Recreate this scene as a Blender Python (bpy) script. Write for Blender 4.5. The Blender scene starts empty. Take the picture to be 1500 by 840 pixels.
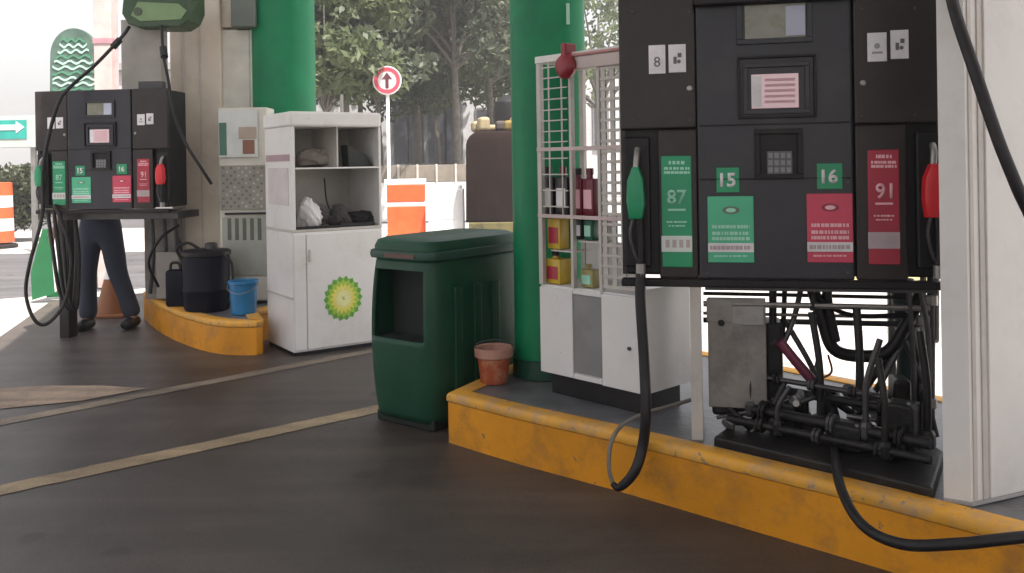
import bpy, bmesh, math, random
import numpy as np
from mathutils import Vector, Matrix
random.seed(7); rng = np.random.default_rng(7)
SC = bpy.context.scene
COL = SC.collection
R = math.radians
# ------------------------------------------------------------------ camera
F = 1300.0; HY = 240.0; CX = 750.0; ROLL = 0.0157; CH = 1.4
cam = bpy.data.cameras.new('camera'); camo = bpy.data.objects.new('camera', cam); COL.objects.link(camo)
cam.sensor_width = 36; cam.lens = 36*F/1500; cam.shift_y = -(420-HY)/1500; cam.clip_end = 1500; cam.clip_start = 0.05
camo.matrix_world = Matrix.Translation((0, 0, CH)) @ Matrix.Rotation(R(90), 4, 'X') @ Matrix.Rotation(-ROLL, 4, 'Z')
SC.camera = camo
# ------------------------------------------------------------------ sky, sun, exposure
SUN_AZ = (0.6, -0.8); ELEV = 68
w = bpy.data.worlds.new('World'); SC.world = w; w.use_nodes = True
nt = w.node_tree; bg = nt.nodes['Background']; sky = nt.nodes.new('ShaderNodeTexSky')
sky.sky_type = 'NISHITA'; sky.sun_disc = False; sky.sun_elevation = R(ELEV)
sky.sun_rotation = math.atan2(SUN_AZ[0], SUN_AZ[1]); sky.dust_density = 4.0; sky.air_density = 1.0; sky.ozone_density = 1.0
hs = nt.nodes.new('ShaderNodeHueSaturation'); hs.inputs['Saturation'].default_value = 0.28   # thin white overcast veil
wm = nt.nodes.new('ShaderNodeMix'); wm.data_type = 'RGBA'; wm.blend_type = 'MULTIPLY'; wm.inputs['Factor'].default_value = 1; wm.inputs['B'].default_value = (1.0, 0.955, 0.93, 1)
nt.links.new(sky.outputs[0], hs.inputs['Color']); nt.links.new(hs.outputs[0], wm.inputs['A']); nt.links.new(wm.outputs['Result'], bg.inputs[0]); bg.inputs[1].default_value = 0.12
sl = bpy.data.lights.new('sun', 'SUN'); so = bpy.data.objects.new('sun', sl); COL.objects.link(so)
sl.energy = 4.8; sl.angle = R(0.55); sl.color = (1, 0.95, 0.88)
sv = Vector((SUN_AZ[0]*math.cos(R(ELEV)), SUN_AZ[1]*math.cos(R(ELEV)), math.sin(R(ELEV))))
so.rotation_euler = sv.to_track_quat('Z', 'Y').to_euler()
SC.view_settings.view_transform = 'Standard'; SC.view_settings.look = 'None'
SC.view_settings.exposure = 1.35; SC.view_settings.gamma = 1.0
SC.render.engine = 'CYCLES'
SC.cycles.max_bounces = 10; SC.cycles.diffuse_bounces = 5; SC.cycles.use_denoising = True

# ------------------------------------------------------------------ helpers
def unroll(px, py):
    dx, dy = px-CX, py-HY
    return dx-dy*ROLL, dy+dx*ROLL
def at(px, py, Y):
    dx, dy = unroll(px, py)
    return Vector((dx/F*Y, Y, CH-dy/F*Y))
def gnd(px, py, z=0.0):
    dx, dy = unroll(px, py); Y = (CH-z)*F/dy
    return Vector((dx/F*Y, Y, z))
class Frame:
    """vertical face: origin o (x,y), unit direction d along the face, n pointing away from the street side"""
    def __init__(s, ox, oy, dx, dy):
        l = math.hypot(dx, dy); s.o = (ox, oy); s.d = (dx/l, dy/l); s.n = (-s.d[1], s.d[0])
        if s.n[1] < 0 and abs(s.n[1]) > 1e-3: s.n = (s.d[1], -s.d[0])
    def p(s, u, w_, z): return Vector((s.o[0]+s.d[0]*u+s.n[0]*w_, s.o[1]+s.d[1]*u+s.n[1]*w_, z))
    def pix(s, px, py, w_=0.0):
        dx, dy = unroll(px, py); a = dx/F
        ox, oy = s.o[0]+s.n[0]*w_, s.o[1]+s.n[1]*w_
        u = (a*oy-ox)/(s.d[0]-a*s.d[1]); Y = oy+s.d[1]*u
        return u, CH-dy/F*Y
W0 = Frame(0, 0, 1, 0)

MATS = {}
def mat(name, col, rough=0.6, metal=0.0, var=0.12, scale=6.0, bump=0.0, bscale=60.0, dirt=None, damt=0.35, dscale=2.5, spec=0.5, coat=0.0, trans=0.0, chips=None, cth=0.66, csc=16):
    if name in MATS: return MATS[name]
    m = bpy.data.materials.new(name); m.use_nodes = True; n = m.node_tree; b = n.nodes['Principled BSDF']
    L = n.links.new; N = n.nodes.new
    tc = N('ShaderNodeTexCoord')
    nz = N('ShaderNodeTexNoise'); nz.inputs['Scale'].default_value = scale; nz.inputs['Detail'].default_value = 6
    L(tc.outputs['Object'], nz.inputs['Vector'])
    cr = N('ShaderNodeValToRGB'); cr.color_ramp.elements[0].position = 0.3; cr.color_ramp.elements[1].position = 0.7
    lo = [max(0, c*(1-var)) for c in col]; hi = [min(1, c*(1+var)) for c in col]
    cr.color_ramp.elements[0].color = (*lo, 1); cr.color_ramp.elements[1].color = (*hi, 1)
    L(nz.outputs['Fac'], cr.inputs['Fac']); out = cr.outputs['Color']
    if dirt:
        nd = N('ShaderNodeTexNoise'); nd.inputs['Scale'].default_value = dscale; nd.inputs['Detail'].default_value = 9; nd.inputs['Roughness'].default_value = 0.7
        L(tc.outputs['Object'], nd.inputs['Vector'])
        rd = N('ShaderNodeValToRGB'); rd.color_ramp.elements[0].position = 0.48; rd.color_ramp.elements[1].position = 0.72
        rd.color_ramp.elements[0].color = (0, 0, 0, 1); rd.color_ramp.elements[1].color = (damt, damt, damt, 1)
        L(nd.outputs['Fac'], rd.inputs['Fac'])
        mx = N('ShaderNodeMix'); mx.data_type = 'RGBA'; L(rd.outputs['Color'], mx.inputs['Factor']); L(out, mx.inputs['A']); mx.inputs['B'].default_value = (*dirt, 1)
        out = mx.outputs['Result']
    if chips:
        cn = N('ShaderNodeTexNoise'); cn.inputs['Scale'].default_value = csc; cn.inputs['Detail'].default_value = 7; cn.inputs['Roughness'].default_value = 0.65
        L(tc.outputs['Object'], cn.inputs['Vector'])
        cc = N('ShaderNodeValToRGB'); cc.color_ramp.elements[0].position = cth; cc.color_ramp.elements[1].position = cth+0.02; cc.color_ramp.elements[0].color = (0, 0, 0, 1); cc.color_ramp.elements[1].color = (0.85, 0.85, 0.85, 1)
        L(cn.outputs['Fac'], cc.inputs['Fac']); mc = N('ShaderNodeMix'); mc.data_type = 'RGBA'; L(cc.outputs['Color'], mc.inputs['Factor']); L(out, mc.inputs['A']); mc.inputs['B'].default_value = (*chips, 1); out = mc.outputs['Result']
    L(out, b.inputs['Base Color'])
    rr = N('ShaderNodeMapRange'); rr.inputs['To Min'].default_value = max(0.03, rough-0.1); rr.inputs['To Max'].default_value = min(1, rough+0.12)
    L(nz.outputs['Fac'], rr.inputs['Value']); L(rr.outputs['Result'], b.inputs['Roughness'])
    b.inputs['Metallic'].default_value = metal; b.inputs['Specular IOR Level'].default_value = spec; b.inputs['Coat Weight'].default_value = coat
    if trans: b.inputs['Transmission Weight'].default_value = trans
    if bump:
        nb = N('ShaderNodeTexNoise'); nb.inputs['Scale'].default_value = bscale; nb.inputs['Detail'].default_value = 8
        L(tc.outputs['Object'], nb.inputs['Vector'])
        bp = N('ShaderNodeBump'); bp.inputs['Strength'].default_value = bump; bp.inputs['Distance'].default_value = 0.01
        L(nb.outputs['Fac'], bp.inputs['Height']); L(bp.outputs['Normal'], b.inputs['Normal'])
    MATS[name] = m; return m
def emit(name, col, s):
    m = bpy.data.materials.new(name); m.use_nodes = True; b = m.node_tree.nodes['Principled BSDF']
    b.inputs['Base Color'].default_value = (*col, 1); b.inputs['Emission Color'].default_value = (*col, 1); b.inputs['Emission Strength'].default_value = s
    b.inputs['Roughness'].default_value = 0.25
    MATS[name] = m; return m

WHITE = mat('white_paint', (0.66, 0.645, 0.63), 0.42, chips=(0.2, 0.13, 0.09), cth=0.715, csc=14, dirt=(0.36, 0.32, 0.28), damt=0.4, dscale=3, var=0.04)
WHITE2 = mat('white_dusty', (0.47, 0.44, 0.41), 0.5, dirt=(0.3, 0.26, 0.22), damt=0.5, dscale=5, var=0.06)
GREYP = mat('grey_panel', (0.2, 0.195, 0.2), 0.4, dirt=(0.1, 0.09, 0.08), damt=0.4)
GREYM = mat('grey_metal', (0.30, 0.29, 0.28), 0.38, metal=0.75, dirt=(0.10, 0.08, 0.06), damt=0.6, dscale=6)
TARN = mat('tarnished_plate', (0.22, 0.205, 0.19), 0.5, metal=0.3, dirt=(0.07, 0.055, 0.045), damt=0.75, dscale=5, var=0.2)
PBROWN = mat('pump_brown_black', (0.022, 0.017, 0.016), 0.36, spec=0.35, dirt=(0.06, 0.05, 0.045), damt=0.3, dscale=3)
PGREY = mat('pump_blue_grey', (0.027, 0.027, 0.034), 0.32, spec=0.35, dirt=(0.06, 0.055, 0.055), damt=0.35, dscale=4)
BLACK = mat('black_plastic', (0.009, 0.008, 0.009), 0.45, spec=0.3, dirt=(0.05, 0.045, 0.04), damt=0.3)
RUBBER = mat('hose_rubber', (0.009, 0.008, 0.009), 0.45, spec=0.35, dirt=(0.05, 0.045, 0.04), damt=0.35, dscale=14)
GRIME = mat('oily_grime', (0.011, 0.010, 0.010), 0.45, spec=0.3, dirt=(0.045, 0.036, 0.028), damt=0.5, dscale=9, bump=0.3)
DGREY = mat('dark_steel', (0.07, 0.068, 0.07), 0.4, metal=0.6, dirt=(0.03, 0.025, 0.02), damt=0.6, dscale=9)
GREENS = mat('green_sticker', (0.012, 0.27, 0.12), 0.4, dirt=(0.05, 0.2, 0.11), damt=0.35)
GREENL = mat('green_sticker_light', (0.07, 0.42, 0.24), 0.4, dirt=(0.05, 0.3, 0.16), damt=0.4, var=0.1)
MINT = mat('mint_print', (0.32, 0.62, 0.48), 0.5)
REDS = mat('red_sticker', (0.36, 0.022, 0.045), 0.4, dirt=(0.22, 0.02, 0.04), damt=0.4)
REDL = mat('red_sticker_light', (0.55, 0.05, 0.10), 0.4, dirt=(0.4, 0.05, 0.08), damt=0.4)
PINK = mat('pink_print', (0.75, 0.42, 0.46), 0.5)
CARD = mat('card_white', (0.68, 0.66, 0.68), 0.5, dirt=(0.45, 0.43, 0.44), damt=0.4, dscale=20)
INK = mat('ink_grey', (0.12, 0.11, 0.12), 0.6)
NGREEN = mat('nozzle_green', (0.008, 0.23, 0.10), 0.35)
NRED = mat('nozzle_red', (0.62, 0.02, 0.03), 0.35)
YELK = mat('kerb_yellow', (0.64, 0.255, 0.006), 0.45, dirt=(0.24, 0.12, 0.035), damt=0.75, dscale=6, var=0.16, scale=2.2, chips=(0.13, 0.115, 0.10), cth=0.665, bump=0.35, bscale=14)
YELK2 = mat('kerb_yellow_edge', (0.66, 0.32, 0.03), 0.55, dirt=(0.36, 0.27, 0.18), damt=0.9, dscale=9, chips=(0.22, 0.19, 0.16), cth=0.62, csc=20, var=0.14, bump=0.3, bscale=22)
ISLE = mat('island_concrete', (0.135, 0.138, 0.148), 0.36, dirt=(0.045, 0.042, 0.04), damt=0.9, dscale=2.4, var=0.2, bump=0.25, bscale=40)
COLG = mat('column_green', (0.003, 0.185, 0.075), 0.48, spec=0.35, dirt=(0.006, 0.12, 0.055), damt=0.6, dscale=3.5, var=0.10, chips=(0.05, 0.16, 0.10), cth=0.69, csc=12)
COLE = mat('column_dark_trim', (0.006, 0.055, 0.03), 0.4)
BIN = mat('bin_green', (0.008, 0.055, 0.028), 0.4, spec=0.3, dirt=(0.02, 0.04, 0.03), damt=0.4, var=0.15, bump=0.15, bscale=30)
BIN2 = mat('bin_green_light', (0.009, 0.048, 0.032), 0.5, dirt=(0.03, 0.04, 0.035), damt=0.6)
BINH = mat('bin_dark_inside', (0.006, 0.012, 0.009), 0.7)
POT = mat('terracotta', (0.36, 0.075, 0.03), 0.55, dirt=(0.5, 0.3, 0.18), damt=0.7, dscale=16)
POTR = mat('terracotta_rim', (0.42, 0.22, 0.17), 0.6, dirt=(0.3, 0.08, 0.04), damt=0.6, dscale=18)
BEIGE = mat('beige_paint', (0.60, 0.53, 0.445), 0.55, dirt=(0.36, 0.29, 0.23), damt=0.5, dscale=2, var=0.05)
PALE = mat('pale_paint', (0.60, 0.58, 0.52), 0.55, dirt=(0.45, 0.4, 0.34), damt=0.4)
GBEIGE = mat('grey_beige', (0.30, 0.28, 0.255), 0.5, dirt=(0.2, 0.18, 0.16), damt=0.4)
ORANGE = mat('orange_plastic', (0.75, 0.10, 0.025), 0.45, dirt=(0.5, 0.1, 0.04), damt=0.4)
ORB = mat('orange_cone_dull', (0.22, 0.075, 0.02), 0.5, dirt=(0.15, 0.06, 0.02), damt=0.6, dscale=6)
WPL = mat('white_plastic', (0.75, 0.74, 0.74), 0.45, var=0.04)
BLUE = mat('bucket_blue', (0.015, 0.16, 0.36), 0.4)
NAVY = mat('drum_navy', (0.005, 0.006, 0.012), 0.5, spec=0.15)
JEANS = mat('denim', (0.036, 0.043, 0.068), 0.85, dirt=(0.05, 0.055, 0.09), damt=0.5, dscale=7, bump=0.4, bscale=120)
SHIRT = mat('dark_shirt', (0.03, 0.035, 0.06), 0.8, bump=0.3)
SKIN = mat('skin', (0.30, 0.16, 0.11), 0.5)
HAIR = mat('hair', (0.012, 0.01, 0.009), 0.6)
TEAL = mat('teal_sign', (0.02, 0.30, 0.25), 0.4)
LBARK = mat('bark', (0.13, 0.115, 0.10), 0.85, var=0.3, scale=9, bump=0.8, bscale=18)
BROWN = mat('brown_panel', (0.018, 0.010, 0.009), 0.8, spec=0.08, var=0.12, dirt=(0.03, 0.018, 0.014), damt=0.5)
TAN = mat('tan_stone', (0.30, 0.24, 0.14), 0.75, dirt=(0.16, 0.12, 0.06), damt=0.6, dscale=5)
OCHRE = mat('ochre_planting', (0.20, 0.14, 0.035), 0.8, dirt=(0.02, 0.025, 0.01), damt=0.9, dscale=9)
FARW = mat('far_white_wall', (0.48, 0.47, 0.48), 0.7, dirt=(0.3, 0.29, 0.3), damt=0.5, dscale=0.8)
FARD = mat('far_dark_glass', (0.05, 0.052, 0.065), 0.3)
REDD = mat('dark_red', (0.22, 0.012, 0.02), 0.4)
DRED = mat('oil_dark_red', (0.13, 0.008, 0.022), 0.35)
YEL = mat('oil_yellow', (0.50, 0.34, 0.03), 0.35)
OLIVE = mat('oil_olive', (0.28, 0.25, 0.09), 0.4)
OBLK = mat('oil_black', (0.02, 0.016, 0.02), 0.3)
OGRN = mat('oil_green', (0.01, 0.10, 0.06), 0.35)
BPG = mat('logo_green', (0.10, 0.33, 0.04), 0.45)
BPL = mat('logo_lime', (0.33, 0.50, 0.06), 0.45)
BPY = mat('logo_yellow', (0.72, 0.66, 0.12), 0.45)
BPW = mat('logo_pale', (0.72, 0.71, 0.34), 0.45)
PRED = mat('post_pinkish', (0.52, 0.42, 0.40), 0.5, dirt=(0.5, 0.25, 0.27), damt=0.5, dscale=4)
SCR = emit('lcd_pink', (0.62, 0.44, 0.47), 0.10)

# ---- ground materials
def ground_mat(name, c1, c2, c3, rough, wet=0.0, s1=0.5, s2=2.5):
    m = bpy.data.materials.new(name); m.use_nodes = True; n = m.node_tree; b = n.nodes['Principled BSDF']; L = n.links.new; N = n.nodes.new
    tc = N('ShaderNodeTexCoord')
    a = N('ShaderNodeTexNoise'); a.inputs['Scale'].default_value = s1; a.inputs['Detail'].default_value = 8; a.inputs['Roughness'].default_value = 0.6; a.inputs['Distortion'].default_value = 0.6
    c = N('ShaderNodeTexNoise'); c.inputs['Scale'].default_value = s2; c.inputs['Detail'].default_value = 10; c.inputs['Roughness'].default_value = 0.75
    g = N('ShaderNodeTexNoise'); g.inputs['Scale'].default_value = 180; g.inputs['Detail'].default_value = 3
    for q in (a, c, g): L(tc.outputs['Object'], q.inputs['Vector'])
    r1 = N('ShaderNodeValToRGB'); r1.color_ramp.elements[0].position = 0.35; r1.color_ramp.elements[1].position = 0.68
    r1.color_ramp.elements[0].color = (*c1, 1); r1.color_ramp.elements[1].color = (*c2, 1); L(a.outputs['Fac'], r1.inputs['Fac'])
    r2 = N('ShaderNodeValToRGB'); r2.color_ramp.elements[0].position = 0.5; r2.color_ramp.elements[1].position = 0.75
    r2.color_ramp.elements[0].color = (0, 0, 0, 1); r2.color_ramp.elements[1].color = (0.7, 0.7, 0.7, 1); L(c.outputs['Fac'], r2.inputs['Fac'])
    mx = N('ShaderNodeMix'); mx.data_type = 'RGBA'; L(r2.outputs['Color'], mx.inputs['Factor']); L(r1.outputs['Color'], mx.inputs['A']); mx.inputs['B'].default_value = (*c3, 1)
    m2 = N('ShaderNodeMix'); m2.data_type = 'RGBA'; m2.blend_type = 'MULTIPLY'; m2.inputs['Factor'].default_value = 0.35
    gr = N('ShaderNodeValToRGB'); gr.color_ramp.elements[0].position = 0.3; gr.color_ramp.elements[1].position = 0.65; gr.color_ramp.elements[0].color = (0.35, 0.35, 0.35, 1)
    L(g.outputs['Fac'], gr.inputs['Fac']); L(mx.outputs['Result'], m2.inputs['A']); L(gr.outputs['Color'], m2.inputs['B']); L(m2.outputs['Result'], b.inputs['Base Color'])
    sp_ = N('ShaderNodeTexVoronoi'); sp_.inputs['Scale'].default_value = 95; L(tc.outputs['Object'], sp_.inputs['Vector'])
    sr = N('ShaderNodeMapRange'); sr.inputs['From Min'].default_value = 0.0; sr.inputs['From Max'].default_value = 0.45; sr.inputs['To Min'].default_value = 1.5; sr.inputs['To Max'].default_value = 0.85; L(sp_.outputs['Distance'], sr.inputs['Value'])
    st = N('ShaderNodeTexNoise'); st.inputs['Scale'].default_value = 1.1; st.inputs['Detail'].default_value = 4; st.inputs['Distortion'].default_value = 1.5
    mp = N('ShaderNodeMapping'); mp.inputs['Rotation'].default_value = (0, 0, R(-37)); mp.inputs['Scale'].default_value = (0.25, 2.2, 1); L(tc.outputs['Object'], mp.inputs['Vector']); L(mp.outputs['Vector'], st.inputs['Vector'])
    s2_ = N('ShaderNodeMapRange'); s2_.inputs['From Min'].default_value = 0.35; s2_.inputs['From Max'].default_value = 0.65; s2_.inputs['To Min'].default_value = 0.72; s2_.inputs['To Max'].default_value = 1.2; L(st.outputs['Fac'], s2_.inputs['Value'])
    ml = N('ShaderNodeMath'); ml.operation = 'MULTIPLY'; L(sr.outputs['Result'], ml.inputs[0]); L(s2_.outputs['Result'], ml.inputs[1])
    vm = N('ShaderNodeVectorMath'); vm.operation = 'SCALE'; L(m2.outputs['Result'], vm.inputs[0]); L(ml.outputs[0], vm.inputs['Scale']); L(vm.outputs['Vector'], b.inputs['Base Color'])
    dv = N('ShaderNodeTexVoronoi'); dv.inputs['Scale'].default_value = 2.3; L(tc.outputs['Object'], dv.inputs['Vector'])
    dw = N('ShaderNodeTexNoise'); dw.inputs['Scale'].default_value = 9; L(tc.outputs['Object'], dw.inputs['Vector'])
    da = N('ShaderNodeMath'); da.operation = 'MULTIPLY_ADD'; L(dw.outputs['Fac'], da.inputs[0]); da.inputs[1].default_value = 0.22; L(dv.outputs['Distance'], da.inputs[2])
    dm = N('ShaderNodeMapRange'); dm.inputs['From Min'].default_value = 0.19; dm.inputs['From Max'].default_value = 0.25; dm.inputs['To Min'].default_value = 0.5; dm.inputs['To Max'].default_value = 1.0; L(da.outputs[0], dm.inputs['Value'])
    mk = N('ShaderNodeMath'); mk.operation = 'MULTIPLY'; L(ml.outputs[0], mk.inputs[0]); L(dm.outputs['Result'], mk.inputs[1]); L(mk.outputs[0], vm.inputs['Scale'])
    mr = N('ShaderNodeMapRange'); mr.inputs['From Min'].default_value = 0.3; mr.inputs['From Max'].default_value = 0.7; mr.inputs['To Min'].default_value = rough-wet; mr.inputs['To Max'].default_value = rough+0.1
    L(a.outputs['Fac'], mr.inputs['Value']); L(mr.outputs['Result'], b.inputs['Roughness'])
    bp = N('ShaderNodeBump'); bp.inputs['Strength'].default_value = 0.35; bp.inputs['Distance'].default_value = 0.004; L(g.outputs['Fac'], bp.inputs['Height']); L(bp.outputs['Normal'], b.inputs['Normal'])
    MATS[name] = m; return m
M_FORE = ground_mat('forecourt_stain_shade', (0.040, 0.031, 0.027), (0.105, 0.085, 0.073), (0.026, 0.020, 0.017), 0.52, 0.2, 0.35)  # stains, with canopy shade and floor sheen also put into the tone
M_CONC = ground_mat('sunlit_concrete', (0.42, 0.40, 0.38), (0.5, 0.48, 0.46), (0.33, 0.31, 0.29), 0.8)
M_ROAD = ground_mat('road_asphalt', (0.085, 0.082, 0.085), (0.11, 0.105, 0.108), (0.07, 0.066, 0.066), 0.85)
M_LINE = ground_mat('worn_line_cream', (0.40, 0.31, 0.19), (0.29, 0.21, 0.12), (0.13, 0.095, 0.06), 0.6, 0, 1.5, 5)
M_LINE2 = ground_mat('worn_line_thin', (0.26, 0.205, 0.15), (0.15, 0.12, 0.092), (0.08, 0.065, 0.052), 0.6, 0, 1.5, 5)
M_LINE3 = ground_mat('line_brown_edge', (0.085, 0.06, 0.035), (0.07, 0.052, 0.037), (0.05, 0.043, 0.036), 0.6, 0, 1.5, 5)
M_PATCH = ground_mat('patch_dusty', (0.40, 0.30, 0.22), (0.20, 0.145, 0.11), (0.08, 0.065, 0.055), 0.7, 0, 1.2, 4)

# ---- mesh builder
class MB:
    def __init__(s): s.bm = bmesh.new()
    def box(s, f, u0, u1, w0, w1, z0, z1, bev=0.0, seg=2, mi=0):
        bm = s.bm
        v = [bm.verts.new(f.p(u, w_, z)) for z in (z0, z1) for (u, w_) in ((u0, w0), (u1, w0), (u1, w1), (u0, w1))]
        fs = [bm.faces.new([v[i] for i in q]) for q in ((3, 2, 1, 0), (4, 5, 6, 7), (0, 1, 5, 4), (1, 2, 6, 5), (2, 3, 7, 6), (3, 0, 4, 7))]
        for q in fs: q.material_index = mi
        if bev:
            es = list({e for q in fs for e in q.edges})
            r = bmesh.ops.bevel(bm, geom=es, offset=bev, segments=seg, affect='EDGES', profile=0.5)
            for q in r['faces']: q.material_index = mi
        return s
    def wbox(s, x0, x1, y0, y1, z0, z1, bev=0.0): return s.box(W0, x0, x1, y0, y1, z0, z1, bev)
    def prism(s, pts, z0, z1, bev=0.0, mi=0):
        bm = s.bm
        a = [bm.verts.new((p[0], p[1], z0)) for p in pts]; b = [bm.verts.new((p[0], p[1], z1)) for p in pts]
        fs = [bm.faces.new(b), bm.faces.new(a[::-1])]
        n = len(pts)
        for i in range(n): fs.append(bm.faces.new([a[i], a[(i+1) % n], b[(i+1) % n], b[i]]))
        if bev: bmesh.ops.bevel(bm, geom=list(fs[0].edges), offset=bev, segments=2, affect='EDGES', profile=0.5)
        return s
    def plate(s, f, poly, w0, w1, bev=0.0):
        bm = s.bm
        a = [bm.verts.new(f.p(u, w0, z)) for u, z in poly]; b = [bm.verts.new(f.p(u, w1, z)) for u, z in poly]
        fs = [bm.faces.new(a), bm.faces.new(b[::-1])]; n = len(poly)
        for i in range(n): fs.append(bm.faces.new([a[(i+1) % n], a[i], b[i], b[(i+1) % n]]))
        if bev: bmesh.ops.bevel(bm, geom=list(fs[0].edges), offset=bev, segments=2, affect='EDGES', profile=0.5)
        return s
    def disc(s, f, u, z, r, w0, w1, n=32): return s.plate(f, [(u+r*math.cos(2*math.pi*i/n), z+r*math.sin(2*math.pi*i/n)) for i in range(n)], w0, w1)
    def lathe(s, c, prof, n=24, axis=None, sq=None):
        bm = s.bm; c = Vector(c); rings = []
        M = Matrix.Identity(3) if axis is None else Vector(axis).normalized().to_track_quat('Z', 'Y').to_matrix()
        for r, z in prof:
            ring = []
            for i in range(n):
                a = 2*math.pi*(i+0.5)/n; x, y = math.cos(a), math.sin(a)
                if sq:
                    k = (abs(x)**sq+abs(y)**sq)**(-1/sq); x *= k; y *= k
                ring.append(bm.verts.new(c+M @ Vector((x*r, y*r, z))))
            rings.append(ring)
        for a, b in zip(rings, rings[1:]):
            for i in range(n): bm.faces.new([a[i], a[(i+1) % n], b[(i+1) % n], b[i]])
        bm.faces.new(rings[0][::-1]); bm.faces.new(rings[-1]); return s
    def tube(s, pts, r, n=10, smooth=True, rs=None):
        pts = [Vector(p) for p in pts]
        if smooth and len(pts) > 2:
            o = []; P = [pts[0]*2-pts[1]]+pts+[pts[-1]*2-pts[-2]]; RR = []
            for i in range(1, len(P)-2):
                for k in range(6):
                    t = k/6; p0, p1, p2, p3 = P[i-1:i+3]
                    o.append(0.5*((2*p1)+(-p0+p2)*t+(2*p0-5*p1+4*p2-p3)*t*t+(-p0+3*p1-3*p2+p3)*t**3))
                    if rs: RR.append(rs[i-1]*(1-t)+rs[i]*t)
            o.append(pts[-1])
            if rs: RR.append(rs[-1]); rs = RR
            pts = o
        bm = s.bm; rings = []; nrm = None
        for i, p in enumerate(pts):
            t = (pts[min(i+1, len(pts)-1)]-pts[max(i-1, 0)]).normalized()
            if nrm is None: nrm = t.orthogonal().normalized()
            else:
                nrm = nrm-t*nrm.dot(t); nrm = nrm.normalized() if nrm.length > 1e-6 else t.orthogonal().normalized()
            bi = t.cross(nrm); rr = rs[i] if rs else r
            rings.append([bm.verts.new(p+(nrm*math.cos(2*math.pi*k/n)+bi*math.sin(2*math.pi*k/n))*rr) for k in range(n)])
        for a, b in zip(rings, rings[1:]):
            for k in range(n): bm.faces.new([a[k], a[(k+1) % n], b[(k+1) % n], b[k]])
        bm.faces.new(rings[0][::-1]); bm.faces.new(rings[-1]); return s
    def link(s, name, m, parent=None, smooth=False, label=None, kind=None, loc=None):
        me = bpy.data.meshes.new(name); bmesh.ops.recalc_face_normals(s.bm, faces=s.bm.faces)
        o = bpy.data.objects.new(name, me)
        base = Vector((0, 0, 0))
        if parent is not None:
            q = parent
            while q is not None: base += q.location; q = q.parent
        elif loc is not None: base = Vector(loc); o.location = base
        s.bm.transform(Matrix.Translation(-base)); s.bm.to_mesh(me); s.bm.free()
        if smooth:
            for p in me.polygons: p.use_smooth = True
            if hasattr(me, 'set_sharp_from_angle'): me.set_sharp_from_angle(angle=R(40))
        for q in (m if isinstance(m, (list, tuple)) else [m]): me.materials.append(q)
        COL.objects.link(o)
        if parent is not None: o.parent = parent
        if label: o['label'] = label
        if kind: o['kind'] = kind
        return o
def thing(name, label, cat, loc, group=None):
    o = bpy.data.objects.new(name, None); COL.objects.link(o); o.location = loc; o.empty_display_size = 0.1
    o['label'] = label; o['category'] = cat
    if group: o['group'] = group
    return o
def tag(o, label, cat, group=None):
    o['label'] = label; o['category'] = cat
    if group: o['group'] = group
    return o
def text(f, body, u, z, size, w_, m, parent, name='lettering', thick=0.001, bold=0.0, sx=1.0):
    c = bpy.data.curves.new('t', 'FONT'); c.body = body; c.size = 1; c.align_x = 'CENTER'; c.align_y = 'CENTER'; c.extrude = 0; c.offset = bold; c.resolution_u = 3
    t = bpy.data.objects.new('t', c); COL.objects.link(t)
    dg = bpy.context.evaluated_depsgraph_get(); me = bpy.data.meshes.new_from_object(t.evaluated_get(dg))
    bpy.data.objects.remove(t)
    xs = [v.co.x for v in me.vertices]; ys = [v.co.y for v in me.vertices]
    cx, cy = (min(xs)+max(xs))/2, (min(ys)+max(ys))/2; k = size/(max(ys)-min(ys))
    mb = MB(); mb.bm.from_mesh(me); bpy.data.meshes.remove(me)
    r = bmesh.ops.extrude_face_region(mb.bm, geom=list(mb.bm.faces))
    top = {v for v in r['geom'] if isinstance(v, bmesh.types.BMVert)}
    for v in mb.bm.verts:
        v.co = f.p(u+(v.co.x-cx)*k*sx, w_-(thick if v in top else 0), z+(v.co.y-cy)*k)
    return mb.link(name, m, parent)

# ================================================================== SETTING
def sheet(name, pts, z, m, kind='structure', parent=None):
    bm = bmesh.new(); bm.faces.new([bm.verts.new((p[0], p[1], z)) for p in pts]); 
    me = bpy.data.meshes.new(name); bm.normal_update(); 
    if bm.faces and list(bm.faces)[0].normal.z < 0: bmesh.ops.reverse_faces(bm, faces=bm.faces)
    bm.to_mesh(me); bm.free(); me.materials.append(m)
    o = bpy.data.objects.new(name, me); COL.objects.link(o); o['kind'] = kind; return o
sheet('ground', [(-190, -60), (190, -60), (190, 290), (-190, 290)], -0.016, M_CONC)
sheet('road', [(-200, 9.6), (-6.2, 9.6), (-3.6, 11), (1.5, 11.8), (1.5, 60), (-200, 60)], -0.012, M_ROAD)
sheet('pavement', [(-14, 15.2), (7, 15.2), (7, 21.4), (-14, 21.4)], -0.008, M_CONC)
sheet('forecourt', [(-3.9, 6.0), (-5.0, 9.6), (-2.6, 11), (0.2, 6.7), (1.2, 5.65), (2.62, 3.92), (5.0, 1.4), (8, -1), (8, -9), (-9, -9), (-9, 2), (-4.6, 5.2)], 0.0, M_FORE)  # dark slab cut to the canopy's shade, paler ground left where sun falls
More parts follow.
